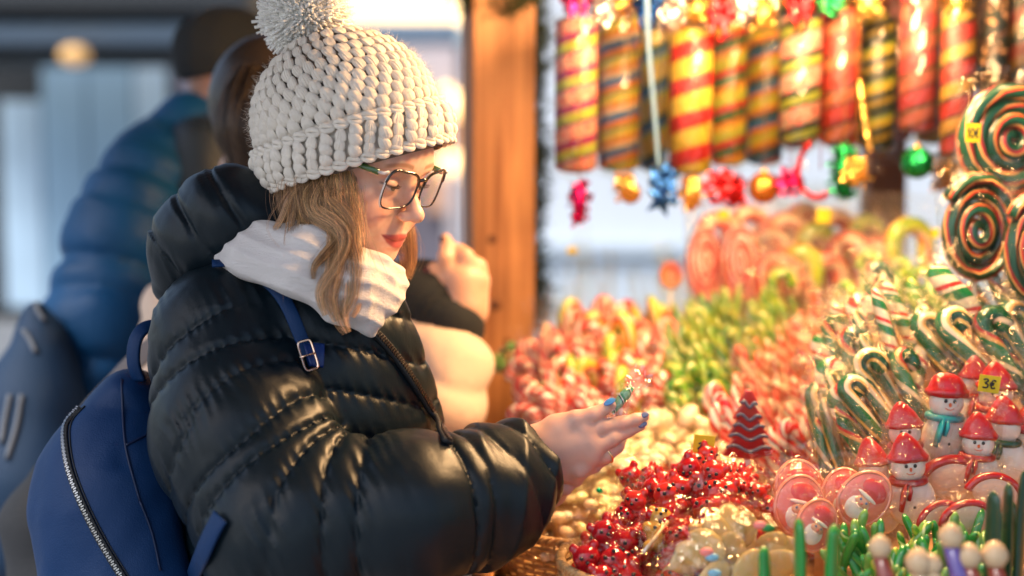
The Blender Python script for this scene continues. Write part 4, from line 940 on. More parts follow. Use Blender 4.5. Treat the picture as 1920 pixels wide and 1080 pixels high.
# ---------------------------------------------------------------- prototypes (kept out of the scene, only their meshes are shared)
def to_mesh(mb, name, mats_):
    o = mb.build(name, mats_); me = o.data; bpy.data.objects.remove(o); return me
def cane_mesh(name, L, r, hr, m, n=10, hang=.7, taper=1.0):
    pts = [(0, 0, z) for z in np.linspace(0, L, 9)]+[(hr-hr*math.cos(a), 0, L+hr*math.sin(a)) for a in np.linspace(0, math.pi, 9)[1:]]+[(2*hr, 0, L-hr*hang*k) for k in (.5, 1)]
    mb = MB(); rr = np.full(len(pts), r); rr[0] *= .7; rr[-1] *= .6; V, F, uv = tube_vf(pts, rr, n, True); mb.add(V, F, uv); return to_mesh(mb, name, m)
def stick_mesh(name, L, r, m, n=10, tw=0.0):
    pts = [(tw*math.sin(z*60), tw*math.cos(z*60), z) for z in np.linspace(0, L, 14)]; rr = np.full(14, r); rr[-1] *= .35; rr[-2] *= .85; rr[0] *= .6
    mb = MB(); V, F, uv = tube_vf(pts, rr, n, True); mb.add(V, F, uv); return to_mesh(mb, name, m)
def bag_mesh(name, w, h, t, seed, m=None, nx=13, nz=18, z0=0):
    """clear pillow bag with flat sealed ends, crinkled into facets"""
    r = np.random.default_rng(seed); mb = MB(); us = np.linspace(-1, 1, nx); vs = np.linspace(-.07, 1.07, nz); ph_ = r.uniform(0, 6, 8)
    for s in (-1, 1):
        V = []
        for i, v in enumerate(vs):
            for j, u in enumerate(us):
                e = 0 < v < 1 and 0 < j < nx-1; thick = t*(max(0, 1-u*u)**.6)*(max(0, math.sin(math.pi*v))**.5 if 0 < v < 1 else 0)
                cr = (.0032*math.sin(u*9+v*13+ph_[0])*math.sin(v*21-u*5+ph_[1])+r.normal()*.0011*w/.02) if e else .0006*math.sin(j*2)
                jx, jz = (r.normal(size=2)*.10*w/nx*2 if e else (0, 0))
                V.append((u*w*(1+.05*math.sin(v*7+ph_[3]))+.003*math.sin(v*9+ph_[4])+jx, s*(thick+.0003)+cr, z0+v*h+.003*math.sin(u*6+ph_[5])+jz))
        F = [(i*nx+j, i*nx+j+1, (i+1)*nx+j+1, (i+1)*nx+j) for i in range(nz-1) for j in range(nx-1)]; mb.add(V, F)
    o = mb.build(name, m or film[seed % 2], smooth=False); me = o.data; bpy.data.objects.remove(o); return me
def twist_mesh(name, r, ln, seed, m=None, ends=1.0):
    """twist-wrapped sweet's film: barrel with fanned ends along x"""
    rn = np.random.default_rng(seed); prof = [(-ln*1.0, r*.95), (-ln*.8, r*.65), (-ln*.55, r*.16), (-ln*.45, r*.75), (-ln*.2, r*1.05), (ln*.2, r*1.05), (ln*.45, r*.75), (ln*.55, r*.16), (ln*.8, r*.65), (ln*1.0, r*.95)]
    n = 12; V = []
    for k, (x, q) in enumerate(prof):
        for j in range(n+1):
            a = 2*math.pi*j/n; cr = 1+.22*math.sin(j*2.5*2*math.pi/n*2+k)*(1 if k in (0, 1, 8, 9) else .25)+rn.normal()*.05*(j < n)
            V.append((x+(rn.normal()*.0015 if j < n else 0), q*cr*math.cos(a), q*cr*math.sin(a)))
        V[-1] = V[-n-1]
    F = [(i*(n+1)+j, i*(n+1)+j+1, (i+1)*(n+1)+j+1, (i+1)*(n+1)+j) for i in range(len(prof)-1) for j in range(n)]
    o = MB().add(V, F).build(name, m or film[seed % 2], smooth=False); me = o.data; bpy.data.objects.remove(o); return me
def euler_from(up, spin):
    """orientation whose z axis is up, spun about it"""
    up = Vector(up).normalized(); q = Vector((0, 0, 1)).rotation_difference(up); return (q.to_matrix() @ Matrix.Rotation(spin, 3, 'Z')).to_euler()
def put(name, me, loc, rot_=None, sc_=(1, 1, 1), kids=(), label=None, cat=None, group=None):
    o = bpy.data.objects.new(name, me); COL.objects.link(o); o.location = loc
    if rot_ is not None: o.rotation_euler = rot_
    o.scale = sc_ if np.ndim(sc_) else (sc_,)*3
    for k in kids:
        kn, km = k[0], k[1]; c = bpy.data.objects.new(kn, km); COL.objects.link(c); c.parent = o
        if len(k) > 2: c.location = k[2]
    tag(o, label, cat, group); return o
ORD = ['first', 'second', 'third', 'fourth', 'fifth', 'sixth', 'seventh', 'eighth', 'ninth', 'tenth', 'eleventh', 'twelfth', 'thirteenth', 'fourteenth', 'fifteenth', 'sixteenth']
rs = np.random.default_rng(77)
# ---------------------------------------------------------------- displays that carry the sweets
def stand(px0, px1, d0, d1, ztop, name='display_step', m=None):
    x0, x1 = (px0-960)/FPX*(d0+d1)/2, (px1-960)/FPX*(d0+d1)/2
    return rel(boxobj(name, ((x0+x1)/2, (d0+d1)/2, (CT+ztop)/2), (x1-x0, d1-d0-.004, ztop-CT), m or M_wood_x, None), st)
stand(985, 1560, 2.34, 2.71, .985)
stand(1560, 2080, 1.78, 1.93, .985); stand(1560, 2080, 1.93, 2.06, 1.05); stand(1560, 2080, 2.06, 2.22, 1.13); stand(1590, 2080, 2.22, 2.45, 1.22)
# ---------------------------------------------------------------- crowd of canes, back left (pink and white, hooked)
film_far = clear_film(bpy.data.materials.new('thin_clear_wrap'), (.985, .98, .96), .03, .12, fac=.5)
wrapc = [bag_mesh('wrapper', .020, .20, .010, 20+k, film_far, 7, 9) for k in range(3)]
canes_red = [cane_mesh('candy_cane', L, .0105, .021, S_red if k % 2 else S_pink) for k, L in enumerate((.13, .16, .11, .15))]
canes_multi = [cane_mesh('candy_cane', .14, .0100, .022, S_red3), cane_mesh('candy_cane', .12, .011, .020, S_bigyg)]
def top_at(px, py, d, z0):
    """foot of an upright sweet of the given top pixel, standing at height z0"""
    p = P(px, py, d); return np.array([p[0], p[1], z0]), p[2]-z0
def crowd(rows, protos, z0, label, cat, group, name, lean=(-.12, 0), jit=.09, wrap=None, hl=.02, protoH=None, spinr=(0, 6.28), wj=9):
    n_ = 0
    for (d, py, x0, x1, n) in rows:
        for k in range(n):
            px = x0+(x1-x0)*(k+.5+rs.uniform(-.3, .3))/n; dd = d+rs.uniform(-.03, .03); yy = py+rs.uniform(-wj, wj)*1.6
            foot, H = top_at(px, yy, dd, z0); i = rs.integers(len(protos)); s = H/protoH[i]
            up = Vector((lean[0]+rs.normal()*jit, lean[1]+rs.normal()*jit*.6, 1)); foot[0] -= up.x*H
            kids = [('wrapper', wrap[rs.integers(len(wrap))])] if wrap and rs.uniform() < .6 else []
            put(name, protos[i], foot, euler_from(up, rs.uniform(*spinr)), (1/1., 1/1., s), kids, label, cat, group); n_ += 1
    return n_
crowd([(2.66, 572, 1040, 1290, 12), (2.61, 592, 1010, 1300, 14), (2.56, 615, 1000, 1280, 14), (2.51, 640, 995, 1250, 14), (2.46, 668, 990, 1240, 14), (2.41, 700, 985, 1235, 14), (2.37, 735, 985, 1230, 13)],
      canes_red+canes_multi, .985, 'small hooked candy cane in the pink and white crowd right of the orange post', 'candy cane', 'pink and white canes beside the post', 'candy_cane', (-.10, 0), .14, wrapc, protoH=[.158, .188, .138, .178, .169, .147], wj=10)
# green sticks
sticks_g = [stick_mesh('candy_stick', .15, .0105, S_green), stick_mesh('candy_stick', .15, .0095, S_green, tw=.003), cane_mesh('candy_cane', .13, .0085, .013, S_green)]
crowd([(2.64, 545, 1290, 1490, 12), (2.58, 575, 1250, 1480, 14), (2.52, 605, 1240, 1470, 14), (2.46, 640, 1236, 1420, 12), (2.40, 680, 1236, 1390, 11), (2.36, 725, 1240, 1370, 9)],
      sticks_g, .985, 'slim green and white candy stick in the green bunch at the middle of the stall', 'candy stick', 'green candy sticks mid stall', 'candy_stick', (-.16, 0), .07, wrapc, protoH=[.15, .15, .149])
# red and white sticks in front of them
sticks_r = [stick_mesh('candy_stick', .15, .0098, S_red3), stick_mesh('candy_stick', .15, .0090, S_red), cane_mesh('candy_cane', .135, .0085, .013, S_red3)]
crowd([(2.56, 575, 1480, 1600, 8), (2.50, 605, 1450, 1590, 10), (2.44, 635, 1410, 1590, 12), (2.38, 665, 1385, 1580, 13), (2.34, 695, 1370, 1575, 13)], sticks_r, .985, 'thin red and white candy stick in the bunch left of the large wrapped green canes', 'candy stick', 'red and white sticks', 'candy_stick', (-.10, 0), .07, wrapc, protoH=[.15, .15, .153])
crowd([(2.29, 715, 1350, 1560, 14), (2.22, 750, 1345, 1550, 14), (2.15, 790, 1420, 1545, 9)], sticks_r, .90, 'thin red and white candy stick in the bunch left of the large wrapped green canes', 'candy stick', 'red and white sticks', 'candy_stick', (-.10, 0), .07, wrapc, protoH=[.15, .15, .153])
# ---------------------------------------------------------------- big canes and ovals on the back shelf
Z1 = 1.115
def oval_lolly(px, py, d, rx, rz, m, label, yaw=0, coils=4, rt=.009, stick=.10, grp=None, wrap=True, cat='lollipop'):
    mb = MB(); t = np.linspace(.4, coils*2*np.pi, int(coils*26)); q = t/(coils*2*np.pi)
    sc_l = 1+(.014*np.sin(11*t) if m is S_lol else 0)*q; pts = np.stack([rx*(q**.9)*np.cos(t)*sc_l, .003*np.cos(t*.5), rz*(q**.9)*np.sin(t)*sc_l], 1); V, F, uv = tube_vf(pts, rt, 8); V[:, 1] *= 1.25; mb.add(V, F, uv)
    c = P(px, py, d); o = mb.build('spiral_lollipop', m); o.location = c; o.rotation_euler = (0, 0, math.radians(yaw)); tag(o, label, cat, grp)
    V, F, uv = tube_vf([(0, .002, -rz*.3), (0, .004, -rz-stick)], .0028, 8); MB().add(V, F).build('stick', M_stick, o)
    if wrap: w_ = bpy.data.objects.new('wrapper', bag_mesh('wrapper', rx*1.15, rz*2.5, .014, int(px) % 97, z0=-rz*1.3)); link(w_, o)
    return o
def arch(px, pyt, d, hr, r, m, label, yaw=0, z0=Z1, grp=None):
    p = P(px, pyt, d); H = p[2]-z0-hr-r; me = cane_mesh('big_candy_cane', H, r, hr, m, 14, hang=1.6)
    return put('big_candy_cane', me, (p[0]-hr, p[1], z0), (0, 0, math.radians(yaw)), 1, [('wrapper', bag_mesh('wrapper', hr*1.7+r, H+hr*2, r*1.5, int(px) % 89), (hr, 0, .01))], label, 'candy cane', grp)
oval_lolly(1322, 492, 2.74, .036, .074, S_lol2, 'left one of two tall pink oval swirl lollipops on the back shelf', 10, 5, .0065, .07)
oval_lolly(1388, 492, 2.72, .036, .076, S_lol2, 'right one of two tall pink oval swirl lollipops on the back shelf', -8, 5, .0065, .07)
bc = [(1345, 395, 2.88, S_big, 'pink'), (1405, 383, 2.90, S_big, 'pink'), (1440, 420, 2.78, S_big, 'pink'), (1475, 395, 2.88, S_big, 'pink'), (1510, 378, 2.93, S_big, 'pink'), (1530, 415, 2.82, S_bigyg, 'yellow-green'),
      (1565, 390, 2.90, S_big, 'pink'), (1500, 455, 2.72, S_bigyg, 'yellow-green'), (1590, 430, 2.80, S_big, 'pink'), (1625, 400, 2.88, S_bigyg, 'yellow-green'), (1645, 440, 2.80, S_big, 'pink'), (1708, 405, 2.76, S_bigyg, 'yellow-green'), (1460, 470, 2.70, S_big, 'pink'), (1555, 470, 2.72, S_big, 'pink')]
for i, (x, y, d, m, cn) in enumerate(sorted(bc)):
    arch(x, y, d, .029 if x != 1708 else .034, .0185, m, f'thick {cn} arched cane on the back shelf, {ORD[i]} from the left of them', rs.uniform(-25, 25), grp='thick arched canes on the back shelf')
oval_lolly(1258, 516, 2.66, .021, .026, stripes('red_green_swirl', [(0, R_), (.4, YG), (.6, PK)], 2, 5), 'small round red and yellow-green lollipop standing alone above the pink canes', 0, 4, .0035, .13)
# light green wrapped canes before the big ones
for i, (x, y, d) in enumerate([(1612, 465, 2.58), (1640, 490, 2.52), (1665, 478, 2.56), (1690, 500, 2.50), (1600, 520, 2.50), (1470, 500, 2.62), (1725, 495, 2.50), (1745, 525, 2.46)]):
    foot, H = top_at(x, y, d, .985 if x < 1590 else 1.0); me = cane_mesh('candy_cane', H-.03, .010, .018, S_green)
    put('candy_cane', me, foot, (rs.normal()*.05, -.08, rs.uniform(0, 3)), 1, [('wrapper', bag_mesh('wrapper', .026, H+.03, .014, 200+i), (.015, 0, 0))], f'yellow-green cane in clear wrap below the big arched canes, {ORD[sorted([1612,1640,1665,1690,1600,1470,1725,1745]).index(x)]} from the left', 'candy cane', 'yellow-green wrapped canes')
# ---------------------------------------------------------------- big spiral lollipops at the right edge
oval_lolly(1832, 432, 2.08, .056, .078, S_lol, 'large dark green, red and cream swirl lollipop at right, below the 10 euro tag', 6, 3.4, .0112, .12)
oval_lolly(1893, 262, 2.14, .078, .082, S_lol, 'largest swirl lollipop at the top right corner carrying the yellow 10 euro tag', 12, 3.8, .0140, .20)
oval_lolly(1942, 470, 2.02, .045, .080, S_lol, 'dark green swirl lollipop cut off by the right edge of the picture', 0, 3.4, .0112, .12)
oval_lolly(1905, 350, 2.20, .040, .060, S_lol, 'swirl lollipop half hidden between the two large ones at right', 20, 3.2, .0100, .14)
# ---------------------------------------------------------------- large wrapped green, red and white canes, right
def wrapped(px, py, d, L, r, m, tilt, kind, i, label, spin=0, bw=None):
    """centre pixel, length, thickness; leaning by tilt degrees to the left"""
    c = P(px, py, d); a = math.radians(tilt); up = np.array([-math.sin(a), .25, math.cos(a)]); up /= np.linalg.norm(up); base = c-up*L*.5
    if kind == 'cane': me = cane_mesh('candy_cane', L*.78, r, L*.11, m, 12, hang=1.2); off_ = L*.11
    elif kind == 'twist': me = stick_mesh('candy_stick', L, r, m, 12, tw=r*.35); off_ = 0
    else: me = stick_mesh('candy_stick', L, r, m, 12); off_ = 0
    return put('candy_cane' if kind == 'cane' else 'candy_stick', me, base, euler_from(up, spin), 1, [('wrapper', bag_mesh('wrapper', bw or (off_+r*2.2), L*1.22, r*1.5, 300+i), (off_, 0, -L*.08))], label, 'candy cane' if kind == 'cane' else 'candy stick', 'wrapped green, red and white canes at right')
WR = [ # px, py, d, L, r, material, tilt, kind, spin
 (1792, 552, 2.02, .105, .017, S_grw, 28, 'twist', 0), (1690, 600, 2.06, .12, .0115, S_grw, 22, 'stick', 0), (1668, 640, 2.00, .155, .0095, S_grw, 14, 'stick', 0),
 (1612, 610, 2.12, .09, .014, S_red, 14, 'cane', .3), (1745, 650, 2.02, .10, .014, S_gy, 30, 'cane', 0), (1805, 655, 1.98, .12, .015, S_gy, 38, 'cane', .2), (1870, 660, 1.99, .13, .014, S_gy, 28, 'cane', 0),
 (1905, 640, 2.04, .12, .013, S_gy, 20, 'cane', .3), (1905, 600, 2.10, .12, .013, S_gy, 25, 'cane', -.2), (1600, 690, 2.03, .12, .013, S_gy, 18, 'cane', 0), (1560, 745, 1.99, .11, .012, S_grw, 22, 'cane', .2), (1640, 740, 1.95, .13, .013, S_gy, 30, 'cane', 0),
 (1700, 725, 1.97, .11, .012, S_gy, 20, 'cane', .4), (1590, 800, 1.94, .12, .013, S_grw, 26, 'cane', 0), (1560, 820, 1.96, .11, .011, S_gy, 10, 'stick', 0), (1620, 850, 1.92, .12, .012, S_gy, 34, 'stick', 0),
 (1725, 760, 1.99, .10, .011, S_gy, 30, 'stick', 0), (1545, 690, 2.10, .10, .012, S_grw, 12, 'stick', 0), (1720, 700, 2.02, .10, .012, S_grw, -14, 'cane', 0), (1850, 720, 2.05, .12, .013, S_gy, 34, 'stick', 0),
 (1790, 705, 2.02, .10, .011, S_grw, 18, 'stick', 0), (1640, 560, 2.20, .12, .012, S_gy, 10, 'cane', 0), (1725, 590, 2.18, .12, .012, S_green, 12, 'stick', 0), (1760, 600, 2.16, .12, .011, S_green, 8, 'cane', 0), (1850, 590, 2.14, .11, .012, S_gy, 26, 'stick', 0),
 (1580, 640, 2.14, .12, .011, S_grw, 10, 'stick', 0), (1665, 800, 1.96, .12, .012, S_gy, 24, 'stick', 0), (1905, 700, 2.00, .12, .013, S_gy, 26, 'stick', 0), (1530, 790, 2.03, .12, .011, S_gy, 8, 'cane', .2), (1610, 770, 1.93, .10, .012, S_gy, 34, 'cane', .1)]
S_gy2 = stripes('dark_green_twist', [(0, (.004, .07, .03)), (.30, (.70, .60, .42)), (.40, (.01, .16, .05)), (.70, (.55, .30, .09)), (.78, (.45, .02, .02)), (.84, (.004, .07, .03))], 1, 9)
WR = [a if (i % 3 or a[5] is not S_gy) else a[:5]+(S_gy2,)+a[6:] for i, a in enumerate(WR)]
WR += [(x, y, d, L, .0105, S_gy2 if k % 2 else S_gy, t_, 'stick', 0) for k, (x, y, d, L, t_) in enumerate([(1650, 700, 1.98, .12, 24), (1680, 665, 2.03, .12, 18), (1765, 620, 2.06, .11, 34), (1820, 700, 2.0, .12, 30), (1575, 770, 1.97, .12, 14), (1605, 820, 1.93, .11, 28), (1655, 770, 1.94, .11, 30), (1545, 850, 1.97, .10, 8), (1840, 620, 2.06, .12, 36), (1885, 575, 2.10, .12, 20), (1625, 655, 2.06, .12, 14), (1560, 660, 2.10, .11, 8)])]
nm = {id(S_gy2): 'dark green, red-lined', id(S_grw): 'green, red and white', id(S_gy): 'dark green and cream', id(S_red): 'red and white', id(S_green): 'yellow-green'}
seen = {}
order = sorted(range(len(WR)), key=lambda i: (round(WR[i][1]/70), WR[i][0]))
rowc = {}
for i in order:
    rw = round(WR[i][1]/70); rowc.setdefault(rw, []).append(i)
rownames = {k: nme for k, nme in zip(sorted(rowc), ['highest row', 'second row', 'third row', 'fourth row', 'lowest row', 'bottom row'])}
for i, a in enumerate(WR):
    rw = round(a[1]/70); k = rowc[rw].index(i)
    lab = f'{nm[id(a[5])]} {"hooked cane" if a[7] == "cane" else ("twisted stick" if a[7] == "twist" else "stick")} in clear wrap, {ORD[k]} from left in the {rownames[rw]}'
    wrapped(*a[:8], i, lab, a[8])
# ---------------------------------------------------------------- snowmen
M_sug = mat('white_sugar', (.82, .74, .66), .35, coat=.5, sss=.3, sssr=(1, .8, .6), bump=(80, .2, .002)); M_redc = mat('red_sugar', (.38, .010, .014), .3, coat=.6, sss=.15, bump=(60, .3, .003), var=.15)
M_teal = mat('teal_sugar', (.01, .30, .34), .35, coat=.5); M_eye = mat('black_dot', (.01, .008, .01), .3, coat=.5); M_nose = mat('orange_dot', (.75, .15, .05), .4)
def snowman(px, py, d, s, scarf, label, yaw=0, tilt=0, face=True, wrap=True):
    """px, py: middle of the figure"""
    o = empty('snowman_lollipop', tuple(P(px, py, d)), (0, math.radians(tilt), math.radians(yaw))); tag(o, label, 'snowman lollipop')
    def ad(name, vfs, m, sm=True):
        mb = MB()
        for V, F in vfs: mb.add(np.asarray(V)*s, F)
        return mb.build(name, m, o, sm)
    ad('body', [sphere_vf((.003, 0, -.027), (.0275, .013, .030), 20, 14)[:2]], M_sug); ad('head', [sphere_vf((0, -.001, .012), (.0195, .012, .0175), 20, 14)[:2]], M_sug)
    V, F, uv = lathe_vf([(.0205, 0), (.0235, .001), (.0240, .004), (.0215, .0065), (.0185, .013), (.0145, .020), (.009, .027), (.004, .031), (.0005, .032)] if scarf is not M_teal else [(.0205, 0), (.0245, .001), (.0250, .006), (.0225, .008), (.0205, .014), (.0160, .021), (.009, .025), (.0005, .026)], 20, 1, .62); V += .0012*np.stack([noise3(V, 300, 5), noise3(V, 300, 6), noise3(V, 300, 7)], 1); V = V+[0, -.001, .0195]; V[:, 0] += -.15*np.maximum(V[:, 2]-.03, 0)
    ad('hat', [(V, F)], M_redc)
    if face:
        for x in (-.0052, .0048): ad('eye', [sphere_vf((x, -.0125, .0155), (.0021, .0012, .0023), 10, 8)[:2]], M_eye)
        ad('nose', [sphere_vf((-.0003, -.0135, .0115), (.0018, .002, .0024), 8, 6)[:2]], M_nose)
        V, F, uv = tube_vf([(-.005, -.0118, .0075), (-.002, -.0125, .0058), (.002, -.0125, .0058), (.005, -.0118, .0075)], .0005, 6); ad('mouth', [(V, F)], M_nose)
    a = np.linspace(0, 2*np.pi, 25); V, F, uv = tube_vf(np.stack([.0185*np.cos(a), .0125*np.sin(a), -.0035+.001*np.sin(a)], 1), .0044, 8, False); pieces = [(V, F)]
    V, F, uv = tube_vf([(-.006, -.012, -.004), (-.009, -.0145, -.014), (-.011, -.0145, -.024), (-.0125, -.013, -.035)], [.004, .0064, .0068, .0055], 8, True, .5); pieces.append((V, F))
    V, F, uv = tube_vf([(-.002, -.012, -.004), (-.002, -.0150, -.013), (-.004, -.0150, -.023)], [.004, .0056, .0045], 8, True, .5); pieces.append((V, F)); ad('scarf', pieces, scarf)
    ad('button', [sphere_vf((.003, -.0125, -.032), (.0018, .001, .0018), 8, 6)[:2]], M_eye)
    ad('stick', [tube_vf([(0, 0, -.05), (0, 0, -.085)], .0016, 8)[:2]], M_stick)
    if wrap: w_ = bpy.data.objects.new('wrapper', bag_mesh('wrapper', .030*s, .125*s, .017*s, int(px+py) % 83, z0=-.065*s)); link(w_, o)
    return o
snowman(1772, 775, 1.86, 1.18, M_teal, 'white snowman lollipop in red cap with bright teal scarf', 4, 4)
snowman(1703, 895, 1.80, 1.12, M_redc, 'smiling snowman lollipop in red cone hat, front centre below the teal-scarved one', 0, -3)
snowman(1697, 830, 1.85, 1.05, M_redc, 'snowman lollipop peering out just behind the smiling front one', -8, -4)
snowman(1642, 905, 1.84, 1.15, M_redc, 'snowman lollipop seen from the side, left of the smiling front one', -55, -10, face=False)
snowman(1832, 850, 1.84, 1.05, M_redc, 'snowman lollipop in dark red hat, right of and below the teal-scarved one', -12, 3)
snowman(1866, 760, 1.92, 1.15, M_redc, 'snowman lollipop with red hat directly behind the yellow 3 euro tag', -10, 2)
snowman(1880, 822, 1.88, 1.1, mat('dark_green_sugar', (.01, .06, .03), .3, coat=.5), 'snowman lollipop with a dark green scarf near the right edge', -16, 4, face=False)
snowman(1826, 735, 1.97, 1.0, M_redc, 'snowman lollipop mostly hidden between the teal-scarved one and the 3 euro tag', 10, 3, face=False)
snowman(1925, 840, 1.90, 1.1, M_redc, 'snowman lollipop half out of the picture at the right edge', -10, 4, face=False)
# red-rimmed slices beside them
def slice_(px, py, d, r, label, yaw=0, roll=0):
    mb = MB(); a = np.linspace(math.radians(10), math.radians(170), 26); V, F, uv = tube_vf(np.stack([r*np.cos(a), 0*a, r*.9*np.sin(a)], 1), r*.15, 10); mb.add(V, F, mi=1)
    V, F, uv = sphere_vf((0, 0, r*.35), (r*.9, r*.2, r*.62), 20, 12); mb.add(V, F)
    o = mb.build('jelly_slice', [mat('cream_sugar', (.75, .50, .36), .4, coat=.4) if 'cream_sugar' not in bpy.data.materials else bpy.data.materials['cream_sugar'], M_redc]); o.location = P(px, py, d); o.rotation_euler = (0, math.radians(roll), math.radians(yaw)); tag(o, label, 'sugar slice', 'red-rimmed sugar slices')
    w_ = bpy.data.objects.new('wrapper', bag_mesh('wrapper', r*1.15, r*1.7, r*.4, int(px) % 71, z0=-r*.4)); link(w_, o)
slice_(1790, 925, 1.84, .048, 'widest red-rimmed cream slice, behind the snowmen at lower right', 0, 18)
slice_(1766, 985, 1.76, .030, 'red-rimmed slice with a pointed top, front left of its three', 10, -20); slice_(1818, 990, 1.74, .034, 'red-rimmed slice in the middle of the front pair', 0, -6); slice_(1862, 940, 1.80, .036, 'red-rimmed slice right of the widest one', 0, 15)
# ---------------------------------------------------------------- oval face lollipops
M_jel = mat('pink_jelly', (.80, .22, .16), .2, coat=.8, sss=.4, sssr=(1, .4, .3)); M_face = mat('peach_print', (.72, .38, .25), .4, coat=.5); M_white = mat('white_print', (.85, .80, .74), .4, coat=.4); M_blu = mat('blue_print', (.10, .20, .38), .4)
def santa(px, py, d, s, label, yaw=0, tilt=0, roll=-12):
    o = empty('oval_lollipop', tuple(P(px, py, d)), (math.radians(tilt), math.radians(roll), math.radians(yaw))); tag(o, label, 'lollipop', 'bearded face lollipops')
    def ad(name, V, F, m): return MB().add(np.asarray(V)*s, F).build(name, m, o)
    V, F, uv = sphere_vf((0, 0, 0), (.034, .008, .042), 26, 12); ad('jelly_disc', V, F, M_jel)
    V, F, uv = tube_vf([(.032*math.cos(a), -.001, .040*math.sin(a)) for a in np.linspace(0, 2*np.pi, 33)], .003, 8, False); ad('rim', V, F, mat('pink_rim', (.85, .30, .20), .2, coat=.8) if 'pink_rim' not in bpy.data.materials else bpy.data.materials['pink_rim'])
    V, F, uv = sphere_vf((.002, -.0035, .015), (.021, .006, .017), 20, 10, rot('Y', 12)); ad('cap', V, F, mat('red_print', (.70, .07, .07), .35, coat=.5) if 'red_print' not in bpy.data.materials else bpy.data.materials['red_print'])
    V, F, uv = sphere_vf((0, -.0055, .0045), (.0165, .0055, .0036), 16, 8); ad('cap_band', V, F, M_white)
    V, F, uv = sphere_vf((-.001, -.0035, -.013), (.0180, .0062, .020), 20, 10); ad('beard', V, F, M_white)
    V, F, uv = sphere_vf((0, -.0066, -.0060), (.0120, .0056, .0085), 16, 8); ad('face', V, F, M_face)
    for x in (-.005, .0045): V, F, uv = sphere_vf((x, -.0110, -.0035), (.0019, .0018, .0019), 8, 6); ad('eye', V, F, M_blu)
    V, F, uv = sphere_vf((0, -.0118, -.0080), (.0022, .0016, .0022), 8, 6); ad('nose', V, F, M_jel)
    V, F, uv = tube_vf([(-.006, -.0105, -.0125), (0, -.0122, -.0140), (.006, -.0105, -.0125)], .0012, 6); ad('moustache', V, F, M_white)
    w_ = bpy.data.objects.new('wrapper', bag_mesh('wrapper', .041*s, .105*s, .012*s, int(px) % 67, z0=-.05*s)); link(w_, o)
santa(1500, 920, 1.80, .95, 'oval bearded face lollipop, upper left of its cluster', 8, -12, -10); santa(1498, 948, 1.76, .92, 'oval bearded face lollipop in front of the upper left one, face showing fully', 0, -14, 14)
santa(1582, 930, 1.79, .85, 'oval bearded face lollipop in the middle of its cluster, cap up', 0, -14, 8); santa(1620, 935, 1.76, .90, 'oval bearded face lollipop tipped steeply to the right', -10, -10, 42); santa(1530, 985, 1.72, .80, 'oval bearded face lollipop lowest of its cluster, partly covered', 10, -14, 34)
# ---------------------------------------------------------------- tree lollipop with tag beside it
tr = empty('tree_lollipop', tuple(P(1402, 800, 1.98))); tag(tr, 'red fir tree lollipop with grey-blue garlands behind the red jellies', 'tree lollipop')
prof = []; 
outl = [(-.004, .052), (-.014, .034), (-.008, .032), (-.022, .012), (-.014, .010), (-.030, -.014), (-.020, -.016), (-.036, -.040), (0, -.046)]
ol = outl+[(-x, z) for x, z in outl[::-1][1:]]; V = [(x, -.006, z) for x, z in ol]+[(x, .006, z) for x, z in ol]; k = len(ol)
o = MB().add(V, [tuple(range(k))[::-1], tuple(range(k, 2*k))]+[(i, (i+1) % k, k+(i+1) % k, k+i) for i in range(k)]).build('tree_body', M_redc, tr, False); b_ = o.modifiers.new('b', 'BEVEL'); b_.width = .003; b_.segments = 3
for z, w_ in ((.034, .011), (.016, .017), (.002, .022), (-.012, .027), (-.028, .031)):
    V, F, uv = tube_vf([(-w_+2*w_*t, -.0085, z+.004*math.sin(t*9)-.003*t) for t in np.linspace(0, 1, 12)], .0026, 6); MB().add(V, F).build('garland', mat('grey_blue_icing', (.10, .11, .17), .4, coat=.4) if 'grey_blue_icing' not in bpy.data.materials else bpy.data.materials['grey_blue_icing'], tr)
V, F, uv = tube_vf([(0, 0, -.045), (0, 0, -.078)], .005, 8); MB().add(V, F).build('trunk', M_sug, tr)
# ---------------------------------------------------------------- price tags
M_tag = mat('yellow_paper', (.66, .52, .02), .6); M_ink = mat('black_ink', (.02, .02, .03), .5)
def pricetag(px, py, d, w_, h_, strokes, label, roll=0, yaw=0):
    o = boxobj('price_tag', (0, 0, 0), (w_, .0008, h_), M_tag, bev=0); o.location = P(px, py, d); o.rotation_euler = (0, math.radians(roll), math.radians(yaw)); tag(o, label, 'price tag')
    mb = MB()
    for s_ in strokes:
        q = spline([(x*w_*.5, -.0008, y*h_*.5) for x, y in s_], 4); V, F, uv = tube_vf(q, w_*.040, 5); mb.add(V, F)
    if strokes: mb.build('handwriting', M_ink, o)
one = [[(-.75, .15), (-.6, .5), (-.6, -.5)]]; zero = [[(-.1, .5), (-.32, .2), (-.3, -.3), (-.08, -.5), (.1, -.2), (.08, .3), (-.1, .5)]]
def euro(x): return [[(x+.42, .40), (x+.15, .48), (x, .0), (x+.12, -.45), (x+.42, -.38)], [(x-.12, .10), (x+.3, .12)], [(x-.12, -.10), (x+.25, -.08)]]
three = [[(-.6, .45), (-.3, .55), (-.15, .35), (-.4, .08), (-.12, -.1), (-.2, -.45), (-.6, -.45)]]
pricetag(1825, 249, 2.03, .0215, .027, one+zero+euro(.32), 'yellow tag reading 10 € on the largest swirl lollipop', 2)
pricetag(1855, 720, 1.86, .028, .0225, three+euro(.15), 'yellow tag reading 3 € in front of a red-hatted snowman', 8)
scr = [[(-.5, .3), (-.2, .4), (-.3, .1), (-.5, -.1), (-.1, -.15)], [(.1, .3), (.3, .1), (.1, -.1), (.4, -.2)]]
